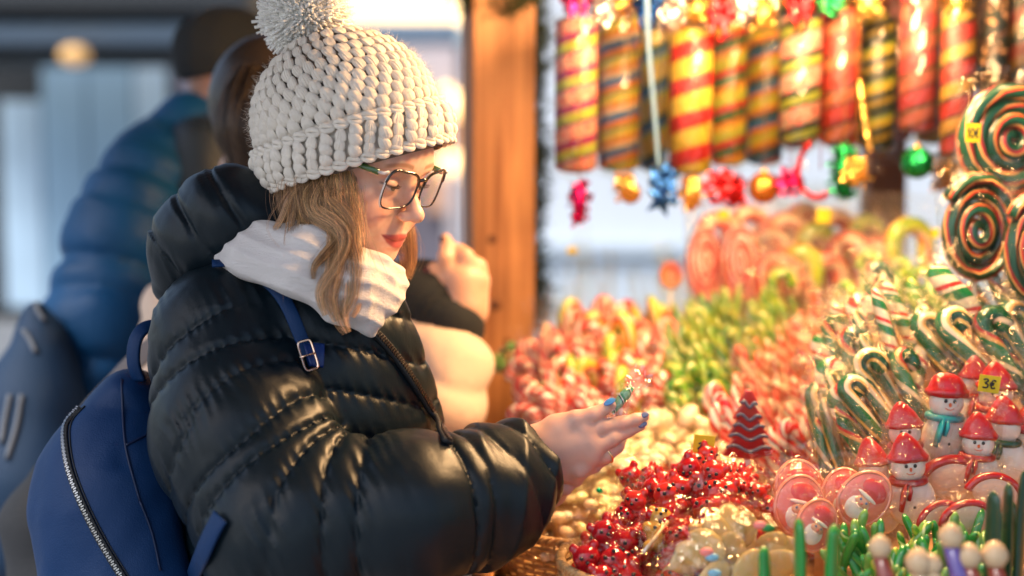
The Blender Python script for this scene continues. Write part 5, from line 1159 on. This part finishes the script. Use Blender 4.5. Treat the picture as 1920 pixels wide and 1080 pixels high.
pricetag(1319, 840, 1.87, .028, .034, scr, 'yellow tag standing beside the red tree lollipop', 6); pricetag(1073, 469, 2.85, .020, .014, [], 'tiny blurred yellow tag left of centre above the canes')
pricetag(1545, 404, 2.68, .028, .028, [], 'blurred yellow tag stuck on the big arched canes', 4); pricetag(1755, 437, 2.6, .014, .018, [], 'small yellow tag behind the large swirl lollipop'); pricetag(1357, 402, 2.70, .020, .018, [], 'yellow tag at the left top of the arched canes')
pricetag(1634, 575, 2.10, .026, .016, [], 'small pale tag among the large wrapped canes'); 
M_tag2 = mat('pale_paper', (.75, .70, .66), .6); bpy.data.objects[[o.name for o in COL.objects if o.name.startswith('price_tag')][-1]].data.materials[0] = M_tag2
# ---------------------------------------------------------------- baskets
def basket(name, cx, cy, z0, z1, rx, ry, label, rows=9, n=56):
    o = empty(name, (cx, cy, z0)); tag(o, label, 'basket'); H = z1-z0
    mb = MB()
    for i in range(rows):
        z = H*(i+.5)/rows; k = .90+.10*i/rows; a = np.linspace(0, 2*np.pi, 4*n+1)
        w_ = .0022*np.sin(a*n/2+(i % 2)*math.pi); V, F, uv = tube_vf(np.stack([(rx*k+w_)*np.cos(a), (ry*k+w_)*np.sin(a), z+0*a], 1), H/rows*.42, 5, False); mb.add(V, F)
    mb.build('woven_side', M_wick, o)
    mb = MB()
    for j in range(n): a = 2*np.pi*j/n; V, F, uv = tube_vf([(rx*.9*math.cos(a), ry*.9*math.sin(a), 0), (rx*math.cos(a), ry*math.sin(a), H)], .0016, 5); mb.add(V, F)
    V, F, uv = lathe_vf([(.001, .004), (rx*.9, .004)], 40, 1, ry/rx); mb.add(V, F); mb.build('stakes', M_wick, o)
    mb = MB()
    for ph_ in (0, 2.1, 4.2):
        a = np.linspace(0, 2*np.pi, 281); V, F, uv = tube_vf(np.stack([(rx+.004*np.cos(a*34+ph_))*np.cos(a), (ry+.004*np.cos(a*34+ph_))*np.sin(a), H+.004*np.sin(a*34+ph_)], 1), .0030, 6, False); mb.add(V, F)
    mb.build('braided_rim', M_wick, o); return o
M_wick = mat('wicker', (.50, .30, .13), .5, coat=.2, var=.3, varscale=60)
BK1 = P(1245, 1040, 1.76); basket('wicker_basket', BK1[0], BK1[1], CT, 1.012, .128, .135, 'round wicker basket filled with red jelly sweets at the bottom centre')
BK2 = P(1150, 930, 2.10); basket('wicker_basket', BK2[0]-.02, BK2[1]+.02, CT, .985, .168, .20, 'wide wicker basket of yellow wrapped sweets under the held-out hand')
# ---------------------------------------------------------------- red jelly sweets
def bug_f(p):
    f = sell(p, (0, 0, 0), (.0085, .0075, .0115)); f = smin(f, sell(p, (0, -.001, .0125), (.0078, .007, .007)), .002)
    ps = p.copy(); ps[..., 0] = np.abs(ps[..., 0]); f = smin(f, sell(ps, (.0058, 0, .0185), (.0028, .0025, .003)), .001)
    for c in ((.008, -.003, .004), (.0065, -.003, -.0095)): f = smin(f, sell(ps, c, (.0035, .0035, .004)), .0015)
    return f
Vb_, Qb_ = surfnets(bug_f, (-.014, -.012, -.016), (.014, .012, .024), .0011)
def jelly(name, c): return mat(name, c, .08, coat=.6, trans=.4, ior=1.35, sss=0, spec=.8)
M_rj = jelly('red_jelly', (.85, .045, .035)); M_rj2 = jelly('dark_red_jelly', (.60, .015, .025)); M_yj = jelly('amber_jelly', (.90, .50, .10))
def body_me(m): o = mesh_np('jelly', Vb_, Qb_, mats=m); me = o.data; bpy.data.objects.remove(o); return me
jm = [body_me(M_rj), body_me(M_rj2), body_me(M_yj)]
mb = MB()
for c in ((-.003, -.0078, .0145), (.003, -.0078, .0145), (0, -.0085, .0115)): V, F, uv = sphere_vf(c, .0012, 8, 6); mb.add(V, F)
for c in ((-.003, -.0072, .002), (.003, -.0072, -.002)): V, F, uv = sphere_vf(c, .0013, 8, 6); mb.add(V, F)
dots = to_mesh(mb, 'black_dots', M_eye); tw = [twist_mesh('wrapper', .0125, .024, 40+k) for k in range(4)]
M_gf = mat('gold_foil_print', (.95, .68, .32), .22, metal=1, bump=(300, .8, .003))
jl = 'red jelly animal sweet with black dot eyes in clear twist wrap, one of the basketful'
n_ = 0
for layer in range(3):
    for k in range(20 if layer else 18):
        a = rs.uniform(0, 6.28); q = math.sqrt(rs.uniform(0, 1))*.118; x, y = BK1[0]+q*math.cos(a)+.012*layer, BK1[1]+q*math.sin(a)*1.08+.01
        z = .985+.014*layer+.040*(1-(q/.12)**2)+.055*max(0, (x-BK1[0]+.05))/.12*(layer > 0)*max(0, (y-BK1[1]+.03)/.1)+rs.normal()*.004
        e = Vector((rs.normal()*.5, -rs.uniform(.1, .8), rs.uniform(.2, 1))).normalized(); i = 1 if layer == 0 else int(rs.uniform() < .35)
        if layer == 2 and k == 5: i, x, y, z = 2, BK1[0]-.01, BK1[1]-.04, 1.052
        kids = [('black_dots', dots)]+([('wrapper', tw[k % 4])] if layer else [])
        s_ = rs.uniform(1.75, 2.25)
        o = put('jelly_sweet', jm[i], (x, y, z), (rs.uniform(-1.0, .2), rs.uniform(-.9, .9), rs.uniform(-.8, .8)), s_, kids, 'single amber yellow jelly sweet among the red ones in the basket' if i == 2 else jl, 'jelly sweet', None if i == 2 else 'red jelly sweets in the basket'); n_ += 1
# heap going back to the right of the basket
for k in range(46):
    px = rs.uniform(1190, 1450); py = 905+rs.uniform(0, 60)+max(0, (1300-px))*.18; d = 1.93-(py-900)*.0014
    p = P(px, py, d); i = int(rs.uniform() < .35)
    put('jelly_sweet', jm[i], p, (rs.uniform(-1.0, .2), rs.uniform(-.9, .9), rs.uniform(-.8, .8)), rs.uniform(1.7, 2.1), [('black_dots', dots), ('wrapper', tw[k % 4])], 'red jelly animal sweet with black dot eyes, in the heap behind the basket', 'jelly sweet', 'red jelly sweets heaped behind the basket')
rel(boxobj('display_step', ((1330-960)/FPX*1.96, 1.98, (CT+.955)/2), (.22, .12, .955-CT), M_wood_x, None), st)
st2 = tag(MB().add(*tube_vf([P(1207, 1035, 1.655), P(1252, 978, 1.70)], .0019, 8)[:2]).build('lollipop_stick', M_stick), 'bare white lollipop stick lying across the red jelly sweets', 'stick')
# ---------------------------------------------------------------- yellow wrapped sweets
M_yc = mat('pale_yellow_candy', (.96, .88, .50), .25, coat=.5, sss=.3, sssr=(1, .7, .3)); M_oc = mat('orange_cream_candy', (.94, .74, .52), .3, coat=.5); M_gc = mat('emerald_foil', (.0, .40, .22), .2, metal=.6); M_wc = mat('cream_candy', (.93, .90, .80), .3, coat=.5)
cm = []
for m in (M_yc, M_oc, M_wc, M_gc):
    V, F, uv = sphere_vf((0, 0, 0), (.012, .0085, .0075), 14, 10); cm.append(to_mesh(MB().add(V, F, uv), 'sweet', m))
twy = [twist_mesh('wrapper', .0115, .026, 60+k) for k in range(4)]
for layer in range(2):
    for k in range(105):
        a = rs.uniform(0, 6.28); q = math.sqrt(rs.uniform(0, 1)); x, y = BK2[0]-.02+q*.155*math.cos(a), BK2[1]+.02+q*.188*math.sin(a)
        z = .955+.014*layer+.055*(1-q*q)+rs.normal()*.004; i = rs.choice([0, 1, 2], p=[.55, .2, .25])
        put('wrapped_sweet', cm[i], (x, y, z), tuple(rs.uniform(-1, 1, 3)*(.5, .5, 3)), rs.uniform(.9, 1.2), [('wrapper', twy[k % 4])], 'pale yellow or cream sweet in clear twist wrap, one of the wide basketful', 'sweet', 'yellow sweets in the wide basket')
for x, y, t_ in ((1124, 920, 'left, lower'), (1263, 887, 'right, upper')): put('wrapped_sweet', cm[3], P(x, y, 2.0 if x < 1200 else 2.08), (.3, .4, .8), .55, [('foil', cm[3])] if False else [], f'tiny emerald green foil sweet on the yellow ones, the {t_} of two', 'sweet')
# loose sweets on the counter behind, to the tree
for k in range(90):
    px = rs.uniform(1060, 1400); py = rs.uniform(800, 885); d = 2.28-(py-800)*.0022; i = rs.choice([0, 1, 2], p=[.3, .35, .35])
    put('wrapped_sweet', cm[i], P(px, py, d), tuple(rs.uniform(-1, 1, 3)*(.5, .5, 3)), rs.uniform(1., 1.5), [('wrapper', twy[k % 4])], 'cream or peach sweet in clear twist wrap, in the heap before the green sticks', 'sweet', 'loose sweets in front of the green sticks')
stand(1040, 1420, 2.10, 2.33, .975)
# peach rolls behind hand
for k in range(12):
    put('wrapped_sweet', cm[1], P(1230+rs.uniform(-60, 130), 800+rs.uniform(-20, 25), 2.26), tuple(rs.uniform(-1, 1, 3)), 2.0, [('wrapper', twy[k % 4])], 'larger peach sweet in clear wrap, behind the outstretched fingers', 'sweet', 'larger peach sweets behind the fingers')
# ---------------------------------------------------------------- big bag of yellow lollies, bottom centre right
def bgf(p): return sell(p, P(1352, 1052, 1.66), (.088, .07, .066))-.006*noise3(p, 40, 71)-.0025*noise3(p, 110, 72)
Vq, Qq = surfnets(bgf, *bounds([P(1360, 1050, 1.66)], .12), .005)
bgm = clear_film(bpy.data.materials.new('clear_bag'), (.97, .90, .74), .08, .10, bump=(45, .8, .014), col=(1, .95, .85)); bg = mesh_np('clear_bag', Vq, Qq, mats=bgm); tag(bg, 'bulging clear bag of pale yellow lollipops at the bottom, right of the jelly basket', 'bag of sweets')
M_lolly = mat('amber_cream_lolly', (.82, .66, .36), .3, coat=.5, sss=.3, sssr=(1, .7, .3), trans=.3)
for k in range(40):
    v = rs.normal(size=3); v /= np.linalg.norm(v); p = P(1360, 1052, 1.66)+v*np.array([.068, .052, .045])*rs.uniform(.75, 1); t = math.atan2(v[2], v[0])
    V, F, uv = sphere_vf((0, 0, 0), (.016, .005, .024), 16, 10); R = np.array(Matrix.Rotation(-t+1.2, 3, 'Y')@Matrix.Rotation(rs.uniform(-.6, .6), 3, 'X'))
    o = MB().add(V@R.T, F).build('lolly', M_lolly); o.location = p; tag(o, 'pale yellow oval lolly inside the bulging clear bag', 'lolly', 'lollies in the clear bag')
for x, y, c in ((1440, 990, G_), (1425, 985, PK), (1335, 1045, (.2, .45, .6)), (1325, 1035, PK), (1340, 1075, (.2, .45, .6))):
    V, F, uv = sphere_vf((0, 0, 0), (.008, .004, .005), 12, 8); o = MB().add(V, F).build('sugar_decoration', mat('sugar_dot', c, .4)); o.location = P(x, y, 1.585); tag(o, f'small {"green" if c is G_ else ("pink" if c is PK else "blue")} sugar piece showing through the clear bag near ({"upper right" if x > 1400 else "lower left"})'.replace('(', 'its ').replace(')', ''), 'sweet', 'sugar pieces in the clear bag')
# ---------------------------------------------------------------- foreground: green leaves, round tips
M_gl = mat('green_jelly', (.03, .26, .05), .2, coat=.8, sss=.2, sssr=(.3, 1, .3)); M_gd = mat('dark_green_jelly', (.01, .06, .03), .3, coat=.4)
def leaf(px, pyt, d, h, r, m, label, lean=0, grp=None):
    p = P(px, pyt, d); pts = [(0, 0, -h), (0, 0, -h*.6), (lean*.2, 0, -h*.25), (lean*.5, 0, -h*.07), (lean*.6, 0, 0)]; V, F, uv = tube_vf(spline(pts, 4), np.interp(np.linspace(0, 1, 17), [0, .4, .8, .93, 1], [r*.8, r*1.1, r*.9, r*.55, r*.1]), 12, True, .45)
    o = MB().add(V, F, uv).build('jelly_stick', m); o.location = p; o.rotation_euler = (0, 0, rs.uniform(-.6, .6)); tag(o, label, 'jelly stick', grp); return o
leaf(1502, 972, 1.52, .14, .0125, M_gl, 'bright green jelly stick, tallest of the left three along the bottom edge', -.004); leaf(1560, 982, 1.50, .14, .0155, M_gl, 'broad green jelly stick just right of the tallest one at the bottom', .004); leaf(1436, 1024, 1.50, .11, .012, M_gl, 'short green jelly stick, leftmost along the bottom edge', -.004)
for i, (x, y) in enumerate([(1865, 920), (1892, 905), (1915, 880), (1880, 960), (1905, 940)]): leaf(x, y, 1.56+.02*i, .2, .011, M_gd, f'very dark green jelly stick at the lower right corner, {ORD[[1865, 1880, 1892, 1905, 1915].index(x)]} from the left', rs.normal()*.004, 'dark green sticks at the lower right')
mgl = [stick_mesh('jelly_stick', .06, .005, m, 8, tw=.001) for m in (M_gl, S_green, mat('pale_green_jelly', (.16, .35, .08), .3, coat=.6))]
for k in range(80):
    px = rs.uniform(1580, 1850); py = rs.uniform(975, 1075); up = (rs.normal()*.5, rs.normal()*.4, 1)
    put('jelly_stick', mgl[rs.integers(3)], P(px, py, 1.72-(py-975)*.0012)-np.array([0, 0, .05]), euler_from(up, rs.uniform(0, 6)), rs.uniform(.8, 1.2), [], 'small green jelly stick in the tangle behind the round cream tips', 'jelly stick', 'tangled green jelly sticks')
M_cap = mat('cream_cap', (.55, .40, .24), .5, coat=.2, sss=.2, sssr=(1, .7, .4)); M_stem = mat('brown_stem', (.25, .05, .03), .3, coat=.6); M_vio = mat('violet_stem', (.12, .08, .30), .3, coat=.6)
caps = [(1650, 1025, 12, M_stem, 0, 'leftmost'), (1722, 1053, 14, M_cap, 0, 'second from left'), (1747, 1058, 11, M_cap, 0, 'third from left, touching the second'), (1783, 1005, 13, M_vio, 8, 'highest, above a violet stem'), (1817, 1042, 13, M_stem, 0, 'second from right'), (1865, 1040, 14, M_stem, 0, 'rightmost')]
for x, y, r, m, dz, w_ in caps:
    o = empty('sugar_mushroom', tuple(P(x, y, 1.47))); tag(o, f'round cream-tipped sugar mushroom on the bottom edge, {w_}', 'sugar sweet', 'cream-tipped sugar mushrooms')
    s_ = r/12*.0122; V, F, uv = lathe_vf([(.0005, 1.05), (.25, .98), (.6, .75), (.95, .2), (.98, -.2), (.7, -.75), (.35, -.95), (.0005, -1)], 20); MB().add(V*s_, F).build('cap', M_cap, o)
    V, F, uv = tube_vf([(0, 0, -s_*.7), (.012, 0, -.05), (.022, 0, -.13)], [.008, .010, .009], 12); MB().add(V, F).build('stem', m, o)
stand(1400, 1950, 1.40, 1.50, .93)
# green bag hanging by the post
gb = P(944, 672, 2.62)
def gbf(p): return sell(p, gb, (.042, .018, .022), rot('Y', -38))-.004*noise3(p, 60, 81)
Vq, Qq = surfnets(gbf, *bounds([gb], .07), .003); o = mesh_np('clear_bag', Vq, Qq, mats=film[0]); tag(o, 'small clear bag of green sweets held up in front of the pine post', 'bag of sweets')
for k in range(22):
    q = gb+(np.array([rs.uniform(-.03, .03), rs.uniform(-.01, .01), rs.uniform(-.012, .012)])@rot('Y', -38).T)
    V, F, uv = sphere_vf((0, 0, 0), (.010, .006, .006), 10, 8); z = MB().add(V, F).build('green_sweet', bpy.data.materials['pale_green_jelly']); z.location = q; z.rotation_euler = (0, .6, rs.uniform(0, 3)); tag(z, 'green sweet inside the small clear bag by the post', 'sweet', 'green sweets in the small bag')
# ---------------------------------------------------------------- sweet in her fingers
hz = P(1166, 748, 1.802); held.location = hz
ax = nail_dir(P(1150, 775, 1.80), P(1192, 722, 1.81)); V, F, uv = tube_vf([-ax*.022, -ax*.008, ax*.008, ax*.020], [.005, .0065, .0068, .0045], 12); V[:, 1] *= .8
MB().add(V, F, uv).build('striped_candy', stripes('green_black_stripes', [(0, (.16, .42, .22)), (.38, (.20, .48, .27)), (.60, (.01, .06, .05)), (.72, W_), (.78, (.05, .28, .12))], 1, 62), held)
me = bag_mesh('wrapper', .0165, .072, .009, 5, m=clear_film(bpy.data.materials.new('crisp_clear_wrap'), (.95, .95, .95), .13, .12, bump=(70, .6, .006), fac=.9), nx=14, nz=18, z0=-.028); w_ = bpy.data.objects.new('wrapper', me); link(w_, held); w_.rotation_euler = euler_from(ax, .35)
# ================================================================ hanging rolls and trimmings
def foil(name, c, rough=.25): return mat(name, c, rough, metal=.85, bump=(35, .9, .02))
F_gold, F_red, F_green, F_blue, F_mag, F_sil = foil('gold_foil', (.90, .55, .14)), foil('red_foil', (.62, .02, .03)), foil('green_foil', (.01, .26, .08)), foil('blue_foil', (.02, .10, .38)), foil('magenta_foil', (.55, .01, .14)), foil('silver_foil', (.75, .72, .72))
def roll(i, x0, x1, y0, y1, d, cols, label, freq=None, dots=None):
    c = P((x0+x1)/2, (y0+y1)/2, d); H = (y1-y0)/FPX*d; r = (x1-x0)/2/FPX*d
    o = empty('hanging_roll', tuple(c), (0, 0, 0)); tag(o, label, 'candy roll'); cols = [(a_, tuple((.46 if i < 6 else .30)*v for v in c_)) for a_, c_ in cols]; m = stripes('ribbon_wrap', cols, -1, freq or 1/(66/FPX*d), .5, .08, dots, sparkle=.35)  # right-hand and rear palettes scaled darker, standing in for weaker light
    V, F, uv = lathe_vf([(.002, -H/2), (r*.6, -H/2+.002), (r, -H/2+.010), (r*1.01, 0), (r, H/2-.010), (r*.6, H/2-.002), (.002, H/2)], 32); 
    zz = V[:, 2]; uv[:, 1] = zz; MB().add(V, F, uv).build('roll_body', m, o)
    mb = MB(); n = 20; rr = np.random.default_rng(i)
    for sgn in (1, -1):      # gathered ends of the clear wrap
        ring = []
        for (q, z) in ((1.0, 0), (.45, .012), (.12, .022), (.5, .045)):
            ring.append([((r*q*(1+.18*math.sin(j*5)*(q < .9)))*math.cos(6.283*j/n), (r*q*(1+.18*math.sin(j*5)*(q < .9)))*math.sin(6.283*j/n), sgn*(H/2+z)+rr.normal()*.002*(q < .9)) for j in range(n)])
        V = np.array(ring).reshape(-1, 3); F = [(a*n+j, a*n+(j+1) % n, (a+1)*n+(j+1) % n, (a+1)*n+j) for a in range(3) for j in range(n)]; mb.add(V, F)
    a = np.linspace(0, 2*np.pi, n+1); V = []
    for k in range(14):
        z = -H/2+H*k/13
        for j in range(n+1): q = r*(1.03+.05*math.sin(j*3+k*1.7)*math.sin(k*2.3+i)) if j < n else 0; V.append((q*math.cos(a[j]), q*math.sin(a[j]), z) if j < n else V[-n])
    mb.add(V, [(b*(n+1)+j, b*(n+1)+j+1, (b+1)*(n+1)+j+1, (b+1)*(n+1)+j) for b in range(13) for j in range(n)]); mb.build('wrapper', film_far, o, smooth=False)
    V, F, uv = tube_vf([(0, 0, H/2+.02), (0, 0, 2.33-c[2])], .0018, 5); MB().add(V, F).build('hanging_cord', F_gold if i % 2 else F_red, o)
DK = (.01, .03, .025)
rolls = [
 (1041, 1119, 32, 325, 2.55, [(0, (.85, .42, .30)), (.42, PU), (.50, YG), (.72, Y_), (.78, (.40, .02, .14))], 'purple, peach and yellow-green banded roll, leftmost of the hanging row', (110, R_, .42)),
 (1122, 1200, 28, 322, 2.75, [(0, Y_), (.20, (.10, .35, .06)), (.30, OR), (.5, B_), (.72, CR), (.85, OR)], 'yellow, green and blue spiral roll hanging next to the leftmost purple one', None),
 (1200, 1252, 58, 322, 2.85, [(0, Y_), (.30, YG), (.45, B_), (.62, (.02, .12, .05)), (.8, Y_)], 'narrow yellow and dark blue roll hanging behind a blue ribbon', None),
 (1255, 1335, 55, 328, 2.60, [(0, Y_), (.45, (.80, .50, .04)), (.52, R_), (.95, OR)], 'broad red and bright yellow banded roll in the hanging row', None),
 (1332, 1400, 45, 312, 2.80, [(0, YG), (.22, Y_), (.4, OR), (.55, (.02, .14, .05)), (.8, R_)], 'yellow-green and dark green banded roll right of the broad red and yellow one', None),
 (1400, 1468, 58, 310, 2.85, [(0, Y_), (.16, YG), (.3, OR), (.48, B_), (.66, (.05, .10, .10)), (.85, OR)], 'yellow and blue banded roll hanging before the peach and green one', None),
 (1462, 1540, 28, 272, 2.60, [(0, (.85, .55, .40)), (.52, DK), (.60, YG), (.82, DK)], 'peach roll with red hearts and thin yellow-green bands', (110, R_, .52)),
 (1541, 1612, 15, 276, 2.62, [(0, (.65, .05, .03)), (.48, DK), (.54, (.75, .20, .08)), (.90, DK)], 'bright red roll with thin dark gaps in the hanging row', None),
 (1611, 1680, 30, 282, 2.68, [(0, Y_), (.2, YG), (.30, (.03, .05, .02)), (.62, (.45, .30, .03)), (.8, DK)], 'dark roll with thin yellow bands hanging above the brown post', None),
 (1688, 1757, -20, 248, 2.55, [(0, (.65, .07, .08)), (.45, DK), (.52, (.70, .18, .12)), (.9, (.01, .10, .04))], 'dark pink and red roll with green edges, above the green bauble', None),
 (1765, 1827, 22, 294, 2.50, [(0, (.70, .38, .05)), (.36, DK), (.44, (.60, .04, .03)), (.88, DK)], 'red and gold banded roll left of the yellow 10 euro tag', None),
 (1838, 1890, -10, 200, 2.60, [(0, (.02, .05, .03)), (.6, (.35, .12, .05)), (.7, DK)], 'nearly black roll with peach flecks above the largest swirl lollipop', (90, (.6, .3, .15), .5)),
 (1893, 1945, -20, 190, 2.60, [(0, (.25, .03, .02)), (.4, DK), (.7, (.25, .13, .03))], 'dark red and brown roll at the top right corner', None)]
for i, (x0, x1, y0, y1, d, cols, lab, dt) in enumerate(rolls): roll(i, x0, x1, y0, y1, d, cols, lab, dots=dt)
rr_ = np.random.default_rng(4)
for k in range(11):
    x = 1128+k*62+rr_.uniform(-12, 12); cs = rolls[(k*5+3) % 13][5]; y1 = 292-k*3+rr_.uniform(-12, 10)
    roll(20+k, x-34, x+34, -30, y1, 3.02, [(a_, tuple(.6*v for v in c_)) for a_, c_ in cs], 'dim ribbon-wrapped roll in the rear row, mostly hidden behind the front rolls'); o = [o for o in COL.objects if o.name.startswith('hanging_roll')]  # rear palettes scaled darker again so the row looks dim
for o in COL.objects:
    if o.get('label', '').startswith('dim ribbon'): o['group'] = 'rear row of hanging rolls'
def cord(o, z, m=F_gold): V, F, uv = tube_vf([(0, 0, .0), (0, 0, 2.33-z)], .0012, 5); MB().add(V, F).build('hanging_cord', m, o)
def tinsel(px0, py0, py1, d, r, m, label, n=260, w_=.0):
    c = P(px0, (py0+py1)/2, d); H = (py1-py0)/FPX*d; mb = MB(); 
    for k in range(n):
        z = rs.uniform(-H/2, H/2); a = rs.uniform(0, 6.28); q = r*rs.uniform(.6, 1.1)*(1-.25*abs(z/H*2)**3); s = .004
        p = np.array([q*math.cos(a)+w_*math.sin(z/H*5), q*math.sin(a), z]); u = rs.normal(size=3)*s; v = rs.normal(size=3)*s; mb.add([p, p+u, p+u+v, p+v], [(0, 1, 2, 3)])
    V, F, uv = sphere_vf((0, 0, 0), (r*.8, r*.8, H/2), 12, 10); mb.add(V, F)
    o = mb.build('foil_ornament', m, smooth=False); o.location = c; tag(o, label, 'ornament'); cord(o, c[2]); return o
def bauble(px, py, d, r, m, label):
    o = empty('bauble', tuple(P(px, py, d))); tag(o, label, 'bauble'); V, F, uv = sphere_vf((0, 0, 0), r, 18, 12); MB().add(V, F).build('ball', m, o, smooth=False)
    V, F, uv = lathe_vf([(.0005, r*1.15), (r*.2, r*1.12), (r*.22, r*.95)], 12); MB().add(V, F).build('cap', F_gold, o); cord(o, P(px, py, d)[2]); return o
def bow(px, py, d, s, m, label, tails=True, hang=True):
    o = empty('ribbon_bow', tuple(P(px, py, d)), (0, rs.uniform(-.3, .3), rs.uniform(-.4, .4))); tag(o, label, 'bow'); mb = MB()
    for k in range(6):
        a = k*math.pi/3+rs.uniform(-.2, .2); q = np.array([(0, 0, 0), (.6, -.3, .25), (1, 0, .0), (.6, .3, -.25), (0, .05, 0)])*s; q = q@np.array(Matrix.Rotation(a, 3, 'Y')).T
        V, F = ribbon(spline(q, 4), s*.38, .0008, nrm=np.tile([.1, -1, .2], (17, 1))*1.); mb.add(V, F)
    mb.build('loops', m, o)
    if tails:
        for sx in (-1, 1): V, F = ribbon(spline([(0, 0, 0), (sx*s*.4, -.01, -s*1.1), (sx*s*.3, 0, -s*2.0)], 4), s*.35, .0008, nrm=np.tile([.1, -1, .1], (9, 1))*1.); MB().add(V, F).build('tail', m, o)
    if hang: cord(o, P(px, py, d)[2], m)
    return o
tinsel(1086, 345, 420, 2.5, .014, F_mag, 'short magenta foil tassel hanging below the leftmost roll')
tinsel(1172, 325, 372, 2.6, .018, F_gold, 'gold foil bunch hanging below the yellow, green and blue roll', 160); bauble(1182, 362, 2.62, .020, F_gold, 'gold bauble behind the gold bow under the second roll')
star = empty('star_ornament', tuple(P(1240, 375, 2.55))); tag(star, 'navy blue foil star hanging under the narrow yellow roll', 'star'); 
pts_ = [((.034 if k % 2 == 0 else .014)*math.sin(k*math.pi/5+.3), (.034 if k % 2 == 0 else .014)*math.cos(k*math.pi/5+.3)) for k in range(10)]
MB().add([(x, 0, z) for x, z in pts_]+[(0, -.009, 0), (0, .009, 0)], [(k, (k+1) % 10, 10) for k in range(10)]+[((k+1) % 10, k, 11) for k in range(10)]).build('star_body', F_blue, star, smooth=False); cord(star, star.location.z, F_blue)
bow(1245, 335, 2.56, .026, F_blue, 'small blue foil bow above the navy star'); tinsel(1298, 328, 392, 2.6, .022, F_gold, 'crumpled gold foil bunch under the broad red and yellow roll', 200)
bow(1352, 350, 2.55, .030, F_red, 'red foil bow under the yellow-green roll, left of the orange bauble', False); tinsel(1378, 330, 385, 2.6, .020, F_red, 'crumpled red foil ornament right of the red bow', 200)
bauble(1432, 352, 2.65, .030, mat('orange_foil', (.75, .25, .05), .25, metal=.8, bump=(30, .8, .02)), 'large orange foil bauble under the yellow and blue roll'); bow(1480, 340, 2.6, .028, F_mag, 'magenta foil bow beside the orange bauble', False)
a = np.linspace(2.0, 5.3, 24); V, F = ribbon(np.stack([.036*np.cos(a), .004*a, .050*np.sin(a)], 1), .010, .001, nrm=np.tile([.3, -1, .0], (24, 1))*1.); o = MB().add(V, F).build('curled_ribbon', F_red); o.location = P(1538, 318, 2.5); tag(o, 'curved red ribbon loop hanging under the red roll', 'ribbon'); cord(o, o.location.z, F_red)
tinsel(1582, 272, 372, 2.55, .022, F_green, 'dark green tinsel strand hanging left of the brown post', 420); tinsel(1606, 295, 345, 2.5, .020, F_gold, 'cluster of glittering gold foil hanging in front of the brown post top', 260)
bauble(1720, 305, 2.55, .029, F_green, 'green glitter bauble under the dark pink roll'); tinsel(1775, 285, 355, 2.6, .026, foil('bronze_foil', (.35, .20, .06)), 'bronze glitter ornament left of the largest swirl lollipop', 320)
V, F = ribbon(spline([P(1213, -20, 2.5), P(1216, 80, 2.5), P(1226, 200, 2.5), P(1236, 320, 2.5)], 6), .008, .001, nrm=np.tile([.2, -1, .1], (19, 1))*1.); tag(MB().add(V, F).build('blue_ribbon', mat('pale_blue_ribbon', (.07, .15, .26), .6)), 'long pale blue ribbon running down between the second and third rolls', 'ribbon')
V, F = ribbon(spline([P(1612, 150, 2.5), P(1622, 220, 2.5), P(1632, 285, 2.5)], 6), .009, .001, nrm=np.tile([.2, -1, .1], (13, 1))*1.); tag(MB().add(V, F).build('gold_ribbon', F_gold), 'thin gold ribbon hanging beside the dark roll with yellow bands', 'ribbon')
# bows where the rolls are tied, along the top edge
tops = [(1080, 8, F_mag, 'magenta'), (1128, 22, F_sil, 'cream'), (1165, 14, F_gold, 'gold'), (1215, 12, F_blue, 'deep blue'), (1262, 30, F_sil, 'cream'), (1310, 20, F_gold, 'gold'), (1352, 34, F_red, 'red'), (1392, 12, F_sil, 'silver'), (1432, 30, F_gold, 'gold'), (1500, 14, F_red, 'pink-red'), (1560, 8, F_green, 'green'), (1628, 10, F_gold, 'gold'), (1720, -6, F_red, 'red'), (1796, 12, F_gold, 'gold')]
for i, (x, y, m, cn) in enumerate(tops):
    if m in (F_gold, F_sil): tinsel(x, y-30, y+22, 2.52+.03*(i % 3), .022, m, f'{cn} foil bunch tied at the top edge, {ORD[i]} from the left', 160); continue
    bow(x, y-8, 2.52+.03*(i % 3), .026, m, f'{cn} foil bow tied at the top edge, {ORD[i]} from the left', i % 3 == 0)
